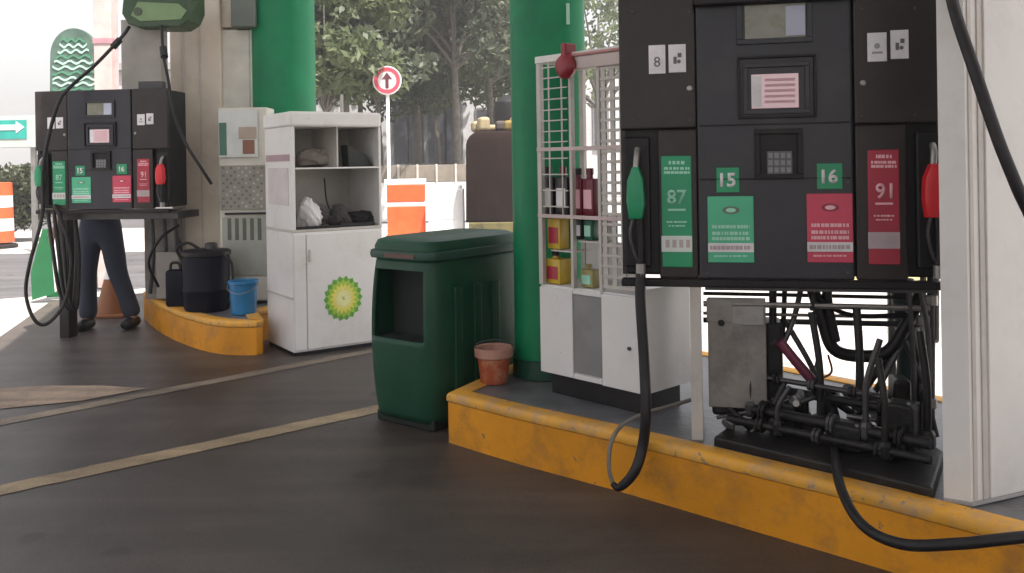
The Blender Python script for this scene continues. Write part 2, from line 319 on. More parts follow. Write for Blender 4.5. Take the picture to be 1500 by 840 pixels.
def stripe(name, a, b, w0, w1, z, m):
    a, b = Vector(a), Vector(b); d = (b-a).normalized(); n = Vector((-d.y, d.x, 0)); N = 60
    bm = bmesh.new(); L = []; Rr = []
    for i in range(N+1):
        t = i/N; p = a.lerp(b, t); wd = w0*(1-t)+w1*t
        L.append(bm.verts.new((*(p+n*(wd*0.5+random.uniform(-1, 1)*wd*0.035)).xy, z))); Rr.append(bm.verts.new((*(p-n*(wd*0.5+random.uniform(-1, 1)*wd*0.035)).xy, z)))
    for i in range(N): bm.faces.new([Rr[i], Rr[i+1], L[i+1], L[i]])
    me = bpy.data.meshes.new(name); bm.to_mesh(me); bm.free(); me.materials.append(m)
    o = bpy.data.objects.new(name, me); COL.objects.link(o); o['kind'] = 'structure'; return o
def ext(p, q, a, b):
    d = q-p; return p-d*a, q+d*b
p, q = ext(gnd(0, 719), gnd(552, 600), 0.6, 0.05)
stripe('ground_line', p, q, 0.14, 0.14, 0.003, M_LINE)
p, q = ext(gnd(0, 620), gnd(552, 513), 0.6, 0.3)
stripe('ground_line', p, q, 0.12, 0.12, 0.003, M_LINE2)
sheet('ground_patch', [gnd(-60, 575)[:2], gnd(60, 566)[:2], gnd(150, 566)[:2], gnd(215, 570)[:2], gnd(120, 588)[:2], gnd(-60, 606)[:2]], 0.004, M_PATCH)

# islands
def island(name, pts, ky, label, edge=0.07, H=0.25):
    o = MB().prism(pts, 0, H-0.004, 0.0).link(name, ISLE, kind='structure')
    return o
def kerb_run(pts, name, parent, H=0.25, t=0.09):
    """kerb stones set along a poly line; t = thickness inwards (left side of travel)"""
    P = [Vector((*q, 0)) for q in pts]; n = len(P); N = []
    for i in range(n):
        d0 = (P[i]-P[i-1]).normalized(); d1 = (P[(i+1) % n]-P[i]).normalized()
        n0 = Vector((-d0.y, d0.x, 0)); n1 = Vector((-d1.y, d1.x, 0)); m_ = (n0+n1).normalized(); N.append(m_/max(0.45, m_.dot(n0)))
    def band(prof, nm, m):
        bm = bmesh.new(); rows = []
        for p_, q_ in zip(P, N): rows.append([bm.verts.new((*(p_+q_*w_).xy, z)) for w_, z in prof])
        k = len(prof)
        for a_, b_ in zip(rows, rows[1:]+rows[:1]):
            for i in range(k): bm.faces.new([a_[i], b_[i], b_[(i+1) % k], a_[(i+1) % k]])
        mb = MB(); mb.bm.free(); mb.bm = bm; return mb.link(nm, m, parent, True)
    band([(-0.004, -0.03), (-0.004, H-0.045), (0.01, H-0.04), (0.01, H-0.01), (t-0.01, H-0.01), (t-0.01, -0.03)], 'kerb', YELK)
    band([(-0.008, H-0.040), (-0.011, H-0.034), (-0.010, H-0.010), (-0.002, H+0.001), (0.010, H+0.005), (t-0.01, H+0.005), (t, H+0.001), (t, H-0.03), (0.012, H-0.040)], 'kerb_edge', YELK2)
def spl(pts, k=5):
    P = [2*Vector(pts[0])-Vector(pts[1])]+[Vector(p) for p in pts]+[2*Vector(pts[-1])-Vector(pts[-2])]; o = []
    for i in range(1, len(P)-2):
        for j in range(k):
            t = j/k; p0, p1, p2, p3 = P[i-1:i+3]
            o.append(tuple(0.5*((2*p1)+(-p0+p2)*t+(2*p0-5*p1+4*p2-p3)*t*t+(-p0+3*p1-3*p2+p3)*t**3)))
    o.append(tuple(pts[-1])); return o
near_front = spl([(-0.335, 4.47), (0.03, 4.12), (0.42, 3.79), (0.886, 3.356), (1.256, 3.01), (1.52, 2.735), (2.3, 1.95), (3.2, 1.1)], 2)
near_poly = near_front+[(3.9, 1.8), (2.5, 3.7), (1.1, 5.4), (0.5, 5.75), (0.12, 5.35)]
isl = island('pump_island', near_poly, None, '')
kerb_run(near_poly, 'kerb', isl)
left_front = spl([(-3.48, 8.35), (-3.12, 7.74), (-2.7, 7.16), (-2.32, 6.76), (-2.08, 6.64), (-1.90, 6.68), (-2.07, 7.12)], 3)
left_poly = left_front+[(-1.7, 7.8), (-1.3, 8.7), (-1.6, 9.6), (-3.1, 9.5)]
isl2 = island('pump_island', left_poly, None, '')
kerb_run(left_poly, 'kerb', isl2, 0.25, 0.1)

# canopy, out of view, its outline shaped to cast this ground shadow
sh = 4.8/math.tan(R(ELEV))
shadow = [(-3.5, 5.6), (-4.7, 9.4), (-2.6, 10.8), (0.3, 6.2), (6, 0.1), (7, -7), (-3.3, -7)]
cn = thing('canopy', 'flat white station canopy roof over the pumps', 'canopy', (0, 0, 4.8))
MB().prism([(x+SUN_AZ[0]*sh, y+SUN_AZ[1]*sh) for x, y in shadow], 4.8, 5.5).link('roof', mat('canopy_white', (0.75, 0.75, 0.74), 0.6), cn)

# ================================================================== COLUMNS
def column(cx, cy, r, z0, z1, label, sq=4.5):
    t = thing('canopy_column', label, 'column', (cx, cy, z0), 'green columns holding up the canopy')
    MB().lathe((cx, cy, z0), [(r, 0.10), (r, z1-z0)], 48, sq=sq).link('shaft', COLG, t, True)
    MB().lathe((cx, cy, z0), [(r+0.012, 0), (r+0.012, 0.095), (r+0.004, 0.10)], 48, sq=sq).link('base_trim', COLE, t, True)
    return t
c1 = column(0.205, 4.9, 0.205, 0.25, 4.8, 'glossy green column behind the white oil display cabinet', 2.6)
f = Frame(0.0, 4.9-0.212, 1, 0)
u, z = f.pix(832, 22)
MB().box(f, u-0.009, u+0.009, -0.004, 0.006, z-0.05, z+0.06).link('sticker', mat('pale_mint', (0.35, 0.55, 0.45), 0.5), c1)
c2 = column(-2.08, 8.15, 0.275, 0.25, 4.8, 'glossy green column behind the white cabinet with the sunburst logo', 2.6)
v = at(357, 22, 7.95)
MB().wbox(v.x-0.09, v.x+0.13, 7.86, 8.1, v.z-0.12, v.z+0.28, 0.01).link('junction_box', mat('dull_greygreen', (0.12, 0.14, 0.12), 0.5), c2)

# ================================================================== WHITE PERFORATED DISPLAY CABINET
FD = Frame(0.127, 4.465, 0.453, -0.485); DW = 0.664; DD = 0.34
ut = FD.pix(790, 425)[1]
z_mid = 0.25+0.10+0.0; 
z_bot = 0.35; z_div = FD.pix(860, 425)[1]; z_top = FD.pix(800, 92)[1]
t = thing('display_cabinet', 'white metal display cabinet with wire shelves of oil bottles against the green column', 'display cabinet', (*FD.p(DW/2, DD/2, 0.25)[:2], 0.25))
def U(px, w_=0): return FD.pix(px, 420, w_)[0]
ud = U(881)
MB().box(FD, 0.035, DW-0.035, 0.045, DD-0.03, 0.246, z_bot+0.002, 0.004).link('dark_base', BLACK, t)  # black block stands in for the shadow under the cabinet
mb = MB(); mb.box(FD, 0, DW, 0.012, DD, z_bot, z_div, 0.006)
mb.link('base_cabinet', WHITE, t)
MB().box(FD, 0.004, U(838), -0.002, 0.012, z_bot+0.006, z_div-0.012, 0.003).link('panel', WHITE, t)
MB().box(FD, U(838)+0.003, ud-0.003, 0.0035, 0.012, z_bot+0.035, z_div-0.03, 0.002).link('recessed_panel', GREYP, t)
for z0, z1 in ((z_bot+0.006, z_bot+0.03), (z_div-0.028, z_div-0.006)):
    MB().box(FD, U(838)+0.003, ud-0.003, -0.002, 0.012, z0, z1, 0.002).link('rail', WHITE, t)
dr = MB().box(FD, ud+0.003, DW-0.004, -0.008, 0.0115, z_bot+0.004, z_div-0.008, 0.004).link('door', WHITE, t)
u, z = FD.pix(922, 511, -0.01); MB().lathe(FD.p(u, -0.008, z), [(0.009, 0), (0.009, 0.008)], 12, axis=(-FD.n[0], -FD.n[1], 0)).link('lock', DGREY, dr)
# upper frame
PW = 0.028
z_top2 = z_top
for a in (0.0, U(838)-0.006, ud-PW/2, DW-0.022):
    MB().box(FD, a, a+(PW if a in (0.0,) else 0.018), 0, 0.025, z_div, z_top2, 0.002).link('upright', WHITE2, t)
for a in (0.0, DW-PW):
    MB().box(FD, a, a+PW, DD-0.025, DD, z_div, z_top2, 0.002).link('upright', WHITE2, t)
MB().box(FD, -0.004, DW+0.004, -0.004, DD, z_top2, z_top2+0.035, 0.004).link('top_panel', WHITE, t)
zs = [FD.pix(860, y)[1] for y in (216, 318)]
for z in zs: MB().box(FD, 0.005, DW-0.005, 0.004, DD-0.01, z-0.010, z, 0.001).link('shelf', WHITE2, t)
for z in zs: MB().box(FD, 0.0, DW, -0.003, 0.004, z-0.013, z+0.005, 0.001).link('shelf_lip', mat('pinkish_lip', (0.5, 0.40, 0.39), 0.5), t)
# lower right open shelves: white mesh door on the right bay
def wires(u0, u1, z0, z1, nu, nz, w_=-0.002, r=0.003, m=WHITE2, f=FD, par=t):
    for i in range(nu):
        u = u0+(u1-u0)*(i+0.5)/nu; MB().box(f, u-r, u+r, w_, w_+2*r, z0, z1).link('wire', m, par)
    for j in range(nz):
        z = z0+(z1-z0)*(j+0.5)/nz; MB().box(f, u0, u1, w_-2*r, w_, z-r, z+r).link('wire', m, par)
wires(U(798)+0.004, U(836), zs[0]+0.005, z_top2, 2, 8)
wires(U(798)+0.004, U(836), zs[1]+0.005, zs[0]-0.01, 2, 4)
# perforated side panel right bay
f2 = FD
for k in range(4):
    u0 = ud+0.012+(DW-ud-0.03)*k/4
    MB().box(FD, u0, u0+(DW-ud-0.03)*0.12, 0.003, 0.010, z_div+0.02, z_top2-0.01).link('slat', WHITE2, t)
for j in range(22):
    z = z_div+0.02+(z_top2-z_div-0.04)*j/22
    MB().box(FD, ud+0.01, DW-0.02, -0.001, 0.0028, z, z+0.014, 0.0005).link('slat', WHITE2, t)
# side sheet, sunlit side
MB().box(FD, DW, DW+0.006, 0.004, DD-0.002, z_bot+0.004, z_div+0.03, 0.001).link('side_panel', WHITE, t)
# bottles
def bottle(p, wd, h, m, capm, label, grp, d=0.07):
    o = thing('oil_bottle', label, 'bottle', p, grp)
    f = Frame(p[0], p[1], *FD.d)
    MB().box(f, -wd/2, wd/2, -d/2, d/2, p[2], p[2]+h*0.78, 0.008, 2).link('body', m, o, True)
    MB().lathe((p[0]-f.d[0]*wd*0.2, p[1]-f.d[1]*wd*0.2, p[2]), [(0.018, h*0.77), (0.015, h*0.86), (0.015, h*0.87)], 10).link('neck', m, o, True)
    MB().lathe((p[0]-f.d[0]*wd*0.2, p[1]-f.d[1]*wd*0.2, p[2]), [(0.019, h*0.86), (0.019, h*0.99), (0.014, h)], 10).link('cap', capm, o, True)
    MB().box(f, -wd*0.36, wd*0.36, -d/2-0.002, -d/2+0.001, p[2]+h*0.15, p[2]+h*0.55).link('label_sticker', PINK if m is DRED else (WPL if m is OBLK else (REDS if m is YEL else MINT)), o)
    return o
def bp_(px, w_, z):
    u = FD.pix(px, 300, w_)[0]; return tuple(FD.p(u, w_, z))
g = 'oil bottles in the wire display cabinet'
bottle(bp_(808, 0.08, zs[1]+0.001), 0.085, 0.24, OBLK, BLACK, 'black oil bottle behind the wire grid, left of its middle-shelf neighbour', g)
bottle(bp_(829, 0.08, zs[1]+0.001), 0.085, 0.24, OBLK, DRED, 'black oil bottle behind the wire grid with dark red cap', g)
bottle(bp_(851, 0.08, zs[1]+0.001), 0.07, 0.23, DRED, BLACK, 'dark red oil bottle on middle shelf, left of the pair', g)
bottle(bp_(868, 0.08, zs[1]+0.001), 0.07, 0.23, DRED, DRED, 'dark red oil bottle on middle shelf with dark red cap', g)
zl = z_div+0.002
bottle(bp_(817, 0.08, zl), 0.10, 0.16, YEL, BLACK, 'squat yellow oil jug with black cap standing at the bottom of the display', g, 0.09)
mb = MB().box(FD, U(802), U(834), 0.03, 0.14, zl+0.165, zl+0.172); mb.link('shelf', WHITE2, t)
bottle(bp_(817, 0.08, zl+0.173), 0.09, 0.2, YEL, YEL, 'tall yellow oil bottle with yellow cap above the squat yellow jug', g)
bottle(bp_(864, 0.08, zl), 0.08, 0.11, OLIVE, OLIVE, 'small olive oil can at the bottom of the display', g)
mb = MB().box(FD, U(842), U(876), 0.03, 0.14, zl+0.22, zl+0.228); mb.link('shelf', WHITE2, t)
bottle(bp_(852, 0.08, zl+0.229), 0.055, 0.13, OBLK, OGRN, 'small black bottle with green cap under the dark red bottles', g)
bottle(bp_(867, 0.08, zl+0.229), 0.055, 0.13, OGRN, BLACK, 'small green bottle with black cap under the dark red bottles', g)
MB().box(FD, U(842), ud, DD-0.02, DD-0.012, z_div, z_div+0.2).link('back_panel', WHITE, t)
MB().box(FD, 0.03, U(842), DD-0.02, DD-0.012, z_div, zs[1]-0.01).link('back_panel', WHITE, t)
# red dial and arm on top
t = thing('clamp_arm', 'dark red round knob on a pale horizontal arm atop the oil display cabinet', 'clamp arm', tuple(FD.p(U(826), -0.02, z_top2+0.035)))
u, z = FD.pix(826, 97, -0.04)
MB().lathe(FD.p(u, -0.02, z), [(0.045, -0.02), (0.058, -0.01), (0.062, 0.012), (0.05, 0.03), (0.02, 0.04)], 24, axis=(-FD.n[0], -FD.n[1], 0)).link('knob', REDD, t, True)
MB().box(FD, u-0.012, u+0.02, -0.05, 0.03, z+0.02, z+0.11, 0.006).link('lever', REDD, t)
MB().box(FD, u+0.02, u+0.40, -0.015, 0.04, z-0.02, z+0.04, 0.006).link('arm', mat('arm_pale', (0.5, 0.42, 0.39), 0.5), t)
MB().box(FD, u+0.02, u+0.36, -0.02, 0.0, z+0.043, z+0.057, 0.004).link('rod', mat('rod_pinkred', (0.42, 0.2, 0.19), 0.5), t)

# ================================================================== GREEN BIN
FB = Frame(-0.42, 4.58, 0.44, 0.57)   # right long face
t = thing('waste_bin', 'large dark green litter bin with open side hatch beside the yellow kerb', 'waste bin', (-0.42, 4.9, 0))
FB.n = (-FB.d[1], FB.d[0])
BLn, BW = 0.82, 0.51
zb = CH-(unroll(640, 352)[1])/F*4.6
MB().box(FB, 0.04, BLn-0.04, 0.04, BW-0.04, 0.0, 0.06, 0.01).link('dark_base', BINH, t)
hz0, hz1 = 0.47, zb-0.17
zl_ = zb-0.10
def sup(a_, ha, hb, e=6.5):
    x, y = math.cos(a_), math.sin(a_); k = (abs(x)**e+abs(y)**e)**(-1/e); return BLn/2+x*k*ha, BW/2+y*k*hb
def shell(name, prof, m, hole=None, n=96, par=None):
    bm = bmesh.new(); rows = []
    for g_, z in prof: rows.append([bm.verts.new(FB.p(*sup(2*math.pi*(i+0.5)/n, BLn/2+g_, BW/2+g_), z)) for i in range(n)])
    for j in range(len(prof)-1):
        for i in range(n):
            zc = (prof[j][1]+prof[j+1][1])/2; u_, w_ = sup(2*math.pi*(i+1)/n, BLn/2, BW/2)
            if hole and u_ < 0.08 and hole[0] < w_ < hole[1] and hole[2] < zc < hole[3]: continue
            bm.faces.new([rows[j][i], rows[j][(i+1) % n], rows[j+1][(i+1) % n], rows[j+1][i]])
    if not hole: bm.faces.new(rows[-1])
    mb = MB(); mb.bm.free(); mb.bm = bm; o = mb.link(name, m, par or t, True)
    if hole: sd = o.modifiers.new('thick', 'SOLIDIFY'); sd.thickness = 0.02; sd.offset = -1
    return o
zs_ = sorted([0.04+(zl_-0.04)*k/26 for k in range(27)]+[hz0, hz1])
shell('body', [(-0.022+0.03*math.sin(math.pi*min(1, (z-0.04)/(zl_-0.04)))**0.7, z) for z in zs_], BIN, (0.085, BW-0.035, hz0, hz1))
MB().box(FB, 0.17, 0.18, 0.05, BW-0.05, 0.3, zl_-0.02).link('liner', BINH, t)
MB().box(FB, 0.012, 0.16, 0.09, BW-0.04, hz0-0.02, hz0-0.006, 0.003).link('hatch_sill', BINH, t)
shell('lid_rim', [(-0.02, zl_-0.012), (0.006, zl_-0.010), (0.010, zl_+0.01), (0.006, zl_+0.03), (-0.006, zl_+0.034)], BIN2)
shell('lid', [(-0.012, zl_+0.030), (-0.010, zl_+0.05), (-0.025, zb-0.015), (-0.06, zb), (-0.16, zb+0.008)], BIN)
MB().box(FB, -0.013, -0.008, 0.12, 0.34, zl_-0.002, zl_+0.02).link('sticker', mat('bin_red_sticker', (0.10, 0.045, 0.035), 0.5), t)
for k in range(3):
    MB().box(FB, 0.16+k*0.16, 0.22+k*0.16, -0.014, 0.002, 0.2, zb-0.26, 0.006).link('rib', BIN, t)

# terracotta pot
pp = gnd(724, 560, 0.25)
t = thing('bucket', 'small terracotta orange bucket on the island in front of the dark green bin', 'bucket', tuple(pp))
MB().lathe(pp, [(0.068, 0), (0.072, 0.004), (0.088, 0.145), (0.08, 0.145), (0.07, 0.02)], 28).link('body', POT, t, True)
MB().lathe(pp, [(0.093, 0.135), (0.101, 0.14), (0.104, 0.185), (0.098, 0.188), (0.088, 0.182), (0.08, 0.135)], 28).link('rim', POTR, t, True)
MB().tube([pp+Vector((-0.1, 0, 0.17)), pp+Vector((-0.085, -0.05, 0.215)), pp+Vector((0, -0.06, 0.235)), pp+Vector((0.085, -0.05, 0.215)), pp+Vector((0.1, 0, 0.17))], 0.003, 6).link('handle', DGREY, t)

# ================================================================== PUMPS
FA = Frame(0.455, 3.72, 0.978, -0.208)
FL = Frame(-3.93, 7.32, 0.992, -0.12)
AU = lambda px, py=240: FA.pix(px, py)[0]
def AZ(px, py): return FA.pix(px, py)[1]
def build_pump(f, su, za, zb_, loc, label, grp, near=True, D=0.5):
    t = thing('fuel_pump', label, 'fuel pump', loc, grp)
    Zf = lambda z: za+zb_*z
    def bx(name, m, px0, py0, px1, py1, w0, w1, bev=0.003, par=t, lab=None):
        (u0, z1), (u1, z0) = FA.pix(px0, py0), FA.pix(px1, py1)
        # sides measured on the near pump, straightened
        return MB().box(f, u0*su, u1*su, w0, w1, Zf(z0), Zf(z1), bev).link(name, m, par, label=lab)
    U_ = lambda px, py=240: FA.pix(px, py)[0]*su
    Z_ = lambda px, py: Zf(FA.pix(px, py)[1])
    zbot = Z_(1150, 410); ztop = Zf(2.16); uR = 1.262*su
    # carcass
    MB().box(f, 0.012, uR-0.012, 0.035, D, zbot+0.01, ztop-0.01, 0.01).link('housing', BLACK, t)
    def panel(name, m, u0, u1, z0, z1, w0=0.0, w1=0.04, bev=0.008): return MB().box(f, u0, u1, w0, w1, z0, z1, bev).link(name, m, t)
    uA, uB, uC = U_(1022), U_(1252), U_(1330)
    zl = Z_(940, 190)
    panel('upper_door', PBROWN, 0.0, uA-0.004, zl, ztop)
    panel('side_panel', PBROWN, U_(964), uA-0.004, zbot, zl-0.004)
    cp = panel('control_panel', PGREY, uA, uB-0.006, zbot+0.0, ztop, -0.004, 0.04)
    panel('upper_door', PBROWN, uB+0.002, uR, Z_(1350, 180), ztop)
    panel('side_panel', PBROWN, uB+0.002, uC-0.004, zbot, Z_(1350, 180)-0.004)
    panel('lower_trim', BLACK, -0.004, uR+0.004, zbot-0.035, zbot-0.003, -0.006, 0.05, 0.006)
    if near: panel('top_shade', BLACK, U_(1020), uB+0.01, Z_(1135, 6), Z_(1135, 6)+0.03, -0.05, 0.0, 0.008)
    # side corner posts
    MB().box(f, 0.0, 0.02, 0.03, D-0.01, zbot+0.012, ztop-0.012).link('side_skin', PBROWN, t)
    # seams on control panel
    for y in (182, 262):
        MB().box(f, uA+0.01, uB-0.016, -0.008, 0.0, Z_(1135, y)-0.003, Z_(1135, y)+0.003, 0.001).link('trim_strip', BLACK, t)
    # frames
    def ring(name, m, px0, py0, px1, py1, th, w0, w1):
        (u0, z1), (u1, z0) = FA.pix(px0, py0), FA.pix(px1, py1); u0 *= su; u1 *= su; z0 = Zf(z0); z1 = Zf(z1)
        mb = MB(); mb.box(f, u0, u1, w0, w1, z1-th, z1, 0.002); mb.box(f, u0, u1, w0, w1, z0, z0+th, 0.002)
        mb.box(f, u0, u0+th, w0, w1, z0+th, z1-th, 0.002); mb.box(f, u1-th, u1, w0, w1, z0+th, z1-th, 0.002)
        return mb.link(name, m, t)
    ring('display_bezel', PGREY, 1078, 2, 1190, 62, 0.022, -0.016, -0.003)
    bx('display', mat('lcd_olive', (0.22, 0.215, 0.18), 0.15, dirt=(0.12, 0.13, 0.05), damt=0.9, dscale=9, var=0.2), 1090, 8, 1181, 56, -0.010, -0.002)
    bx('display_sticker', mat('lilac_card', (0.42, 0.44, 0.55), 0.4), 1150, 10, 1179, 52, -0.013, -0.0095, 0.001)
    ring('screen_bezel', BLACK, 1080, 84, 1196, 172, 0.010, -0.020, -0.003)
    ring('screen_frame', PGREY, 1088, 94, 1186, 166, 0.018, -0.016, -0.003)
    bx('screen', SCR, 1100, 110, 1170, 158, -0.012, -0.002)
    bx('screen_strip', CARD, 1101, 112, 1115, 157, -0.014, -0.0115, 0.0005)
    for k in range(5): bx('screen_line', mat('screen_line_rose', (0.55, 0.32, 0.36), 0.4), 1120, 116+k*8, 1164, 118.5+k*8, -0.0135, -0.0115, 0.0003)
    # keypad recess
    ring('keypad_frame', BLACK, 1105, 190, 1176, 262, 0.02, -0.022, -0.003)
    bx('keypad_back', BLACK, 1110, 195, 1170, 257, -0.006, -0.002)
    kp = bx('keypad', mat('keypad_grey', (0.10, 0.10, 0.11), 0.4), 1123, 222, 1161, 256, -0.012, -0.005)
    for i in range(4):
        for j in range(3):
            bx('key', mat('key_grey', (0.2, 0.2, 0.21), 0.4), 1125+i*9, 224.5+j*10.5, 1131.5+i*9, 232+j*10.5, -0.017, -0.011, 0.001)
    for x, y in ((926, 18), (1010, 18), (926, 176), (1010, 176), (1262, 14), (1340, 12), (1262, 170), (1340, 168), (1036, 270), (1242, 268), (1036, 400), (1242, 400)):
        MB().lathe(f.p(U_(x, y), -0.002, Z_(x, y)), [(0.006*su, -0.004), (0.006*su, 0.003), (0.004*su, 0.004)], 8, axis=(-f.n[0], -f.n[1], 0)).link('screw', DGREY, t)
    for x, y in ((1010, 130), (1264, 122)):
        MB().lathe(f.p(U_(x, y), -0.002, Z_(x, y)), [(0.012*su, -0.004), (0.012*su, 0.005), (0.008*su, 0.007)], 14, axis=(-f.n[0], -f.n[1], 0)).link('lock', GREYM, t)
    # pictogram cards
    for (x0, y0, x1, y1, k) in ((950, 67, 975, 108, 0), (979, 66, 1005, 106, 1), (1270, 49, 1299, 90, 2), (1304, 45, 1331, 86, 1)):
        c = bx('card', CARD, x0, y0, x1, y1, -0.004, 0.002, 0.001)
        ux, zx = U_((x0+x1)/2, (y0+y1)/2), Z_((x0+x1)/2, (y0+y1)/2); s = 0.022*zb_
        if k == 0: text(f, '8', ux, zx-0.01, s*1.9, -0.0045, INK, t, 'pictogram')
        elif k == 1:
            MB().box(f, ux-s*0.7, ux-s*0.1, -0.006, -0.0035, zx-s, zx+s*0.3).link('pictogram', INK, t)
            MB().box(f, ux+s*0.1, ux+s*0.8, -0.006, -0.0035, zx+s*0.2, zx+s*1.0).link('pictogram', INK, t)
            MB().disc(f, ux+s*0.3, zx-s*0.6, s*0.35, -0.006, -0.0035, 16).link('pictogram', INK, t)
        else:
            MB().disc(f, ux, zx+s*0.2, s*0.5, -0.006, -0.0035, 16).link('pictogram', mat('ink_light', (0.3, 0.29, 0.3), 0.6), t)
            MB().box(f, ux-s*0.9, ux+s*0.9, -0.006, -0.0035, zx-s*1.2, zx-s*0.8).link('pictogram', mat('ink_light', (0.3, 0.29, 0.3), 0.6), t)
    # fuel grade strips
    def row(x0, y0, x1, y1, m, w0):
        q = random.Random(int(x0*7+y0)); mb = MB(); x = x0
        while x < x1:
            wd = q.uniform(2.2, 6.5); xe = min(x+wd, x1)
            (u0, za_), (u1, zb2_) = FA.pix(x, y0), FA.pix(xe, y1); mb.box(f, u0*su, u1*su, w0, w0+0.0012, Zf(zb2_), Zf(za_)); x = xe+q.choice((0.7, 0.7, 1.8))
        return mb.link('print_line', m, t)
    def strip(x0, y0, x1, y1, base, pale, num, band):
        bx('grade_sign', base, x0, y0, x1, y1, -0.006, 0.002, 0.004)
        xm = (x0+x1)/2
        h = y1-y0
        row(xm-12, y0+7, xm+12, y0+12, pale, -0.0072)
        row(xm-19, y0+16, xm+19, y0+20, pale, -0.0072); row(xm-19, y0+22, xm+19, y0+26, pale, -0.0072); row(xm-15, y0+95, xm+15, y0+97.5, pale, -0.0072); row(xm-12, y0+101, xm+12, y0+103, pale, -0.0072)
        uu, zz = U_(xm, y0+60), Z_(xm, y0+60)
        text(f, num, uu, zz, 0.062*zb_, -0.0062, pale, t, 'number', 0.0015, 0.02, 0.95*su)
        bx('print_line', pale, xm-13, y0+77, xm+13, y0+80, -0.0075, -0.0055, 0.0004)
        bx('price_band', band, x0+1, y0+h*0.715, x1-1, y0+h*0.86, -0.0085, -0.0055, 0.0006)
        for q in range(4): bx('print_mark', mat('ink_soft', (0.42, 0.33, 0.34), 0.6), x0+7+q*10, y0+h*0.75, x0+13+q*10, y0+h*0.82, -0.010, -0.008, 0.0003)
    strip(968, 229, 1015, 392, GREENS, MINT, '87', mat('band_grey', (0.55, 0.6, 0.57), 0.5))
    strip(1270, 220, 1319, 388, REDS, PINK, '91', mat('band_mauve', (0.42, 0.34, 0.36), 0.5))
    def tagbox(x0, y0, x1, y1, base, pale, num):
        bx('number_sign', base, x0, y0, x1, y1, -0.008, -0.003, 0.002)
        text(f, num, U_((x0+x1)/2, (y0+y1)/2), Z_((x0+x1)/2, (y0+y1)/2), 0.058*zb_, -0.0082, pale, t, 'number', 0.0015, 0.03, su)
    tagbox(1049, 246, 1083, 282, GREENS, CARD, '15')
    tagbox(1196, 240, 1234, 277, GREENS, CARD, '16')
    def block(x0, y0, x1, y1, base, pale, dark):
        bx('grade_sign', base, x0, y0, x1, y1, -0.009, -0.003, 0.003)
        xm = (x0+x1)/2; h = y1-y0
        uu, zz = U_(xm, y0+20), Z_(xm, y0+20)
        MB().plate(f, [(uu+0.034*math.cos(a)*su, zz+0.016*zb_*math.sin(a)) for a in [2*math.pi*i/20 for i in range(20)]], -0.0105, -0.0085).link('emblem', dark, t)
        MB().plate(f, [(uu+0.02*math.cos(a)*su, zz+0.009*zb_*math.sin(a)) for a in [2*math.pi*i/20 for i in range(20)]], -0.0118, -0.010).link('emblem', pale, t)
        for q, th in ((0.43, 0.05), (0.53, 0.05), (0.61, 0.05)): row(x0+7, y0+h*q, x1-7, y0+h*(q+th), pale, -0.0102)
        row(x0+10, y0+h*0.885, x1-10, y0+h*0.91, pale, -0.0102); row(x0+4, y0+h*0.74, x1-4, y0+h*0.80, mat('ink_soft', (0.42, 0.33, 0.34), 0.6), -0.0125)
        bx('price_band', CARD, x0+1, y0+h*0.70, x1-1, y0+h*0.84, -0.0115, -0.0085, 0.0006)
    block(1036, 288, 1105, 385, GREENL, MINT, mat('emblem_brown', (0.12, 0.16, 0.10), 0.5))
    block(1181, 284, 1250, 385, REDL, PINK, mat('emblem_maroon', (0.25, 0.03, 0.05), 0.5))
    # nozzle bays
    def nozzle(xc, y0, y1, m, side, half=15):
        u = U_(xc); za_, zc = Z_(xc, y0), Z_(xc, y1)
        o = MB().box(f, u-0.055*su, u+0.055*su, 0.004, 0.036, zc-0.20*zb_, za_+0.12*zb_, 0.01).link('nozzle_bay', BLACK, t)
        H = za_-zc; s = su
        nz = MB().plate(f, [(u+a*s, zc+b*H) for a, b in ((-0.030, 0.02), (-0.040, 0.35), (-0.036, 0.72), (-0.014, 0.97), (0.012, 0.98), (0.030, 0.75), (0.036, 0.3), (0.024, 0.02))], -0.062, -0.006, 0.012).link('nozzle', m, t, True)
        MB().tube([f.p(u, -0.03, za_-0.01), f.p(u+0.004, -0.025, za_+0.04*zb_), f.p(u+0.006, 0.0, za_+0.07*zb_)], 0.013*s, 10).link('spout', GREYM, nz, True)
        MB().tube([f.p(u-0.014*s, -0.04, zc+0.01), f.p(u-0.026*s, -0.045, zc-0.06*zb_), f.p(u-0.010*s, -0.042, zc-0.14*zb_), f.p(u+0.008, -0.038, zc-0.17*zb_)], 0.007*s, 8).link('lever_guard', DGREY, nz, True)
        MB().tube([f.p(u+0.012*s, -0.035, zc+0.012), f.p(u+0.016*s, -0.035, zc-0.08*zb_), f.p(u+0.014*s, -0.035, zc-0.19*zb_)], 0.017*s, 10).link('grip', BLACK, nz, True)
        MB().tube([f.p(u+0.014*s, -0.035, zc-0.18*zb_), f.p(u+0.014*s, -0.035, zc-0.23*zb_)], 0.021*s, 10).link('swivel', GREYM, nz, True)
        return f.p(u+0.014*s, -0.035, zc-0.22*zb_)
    e1 = nozzle(932, 243, 322, NGREEN, -1)
    e2 = nozzle(1364, 238, 320, NRED, 1)
    return t, e1, e2, zbot, U_, Z_
tA, eA1, eA2, zbotA, UA_, ZA_ = build_pump(FA, 1.0, 0.0, 1.0, (1.05, 3.7, 0.25), 'large dark fuel pump with green and red grade signs, beside the white pillar', 'fuel pumps')
def part(mb, name, m, par, smooth=False, **k): return mb.link(name, m, par, smooth, **k)
A = lambda px, py, w_: FA.p(FA.pix(px, py, w_)[0], w_, FA.pix(px, py, w_)[1])
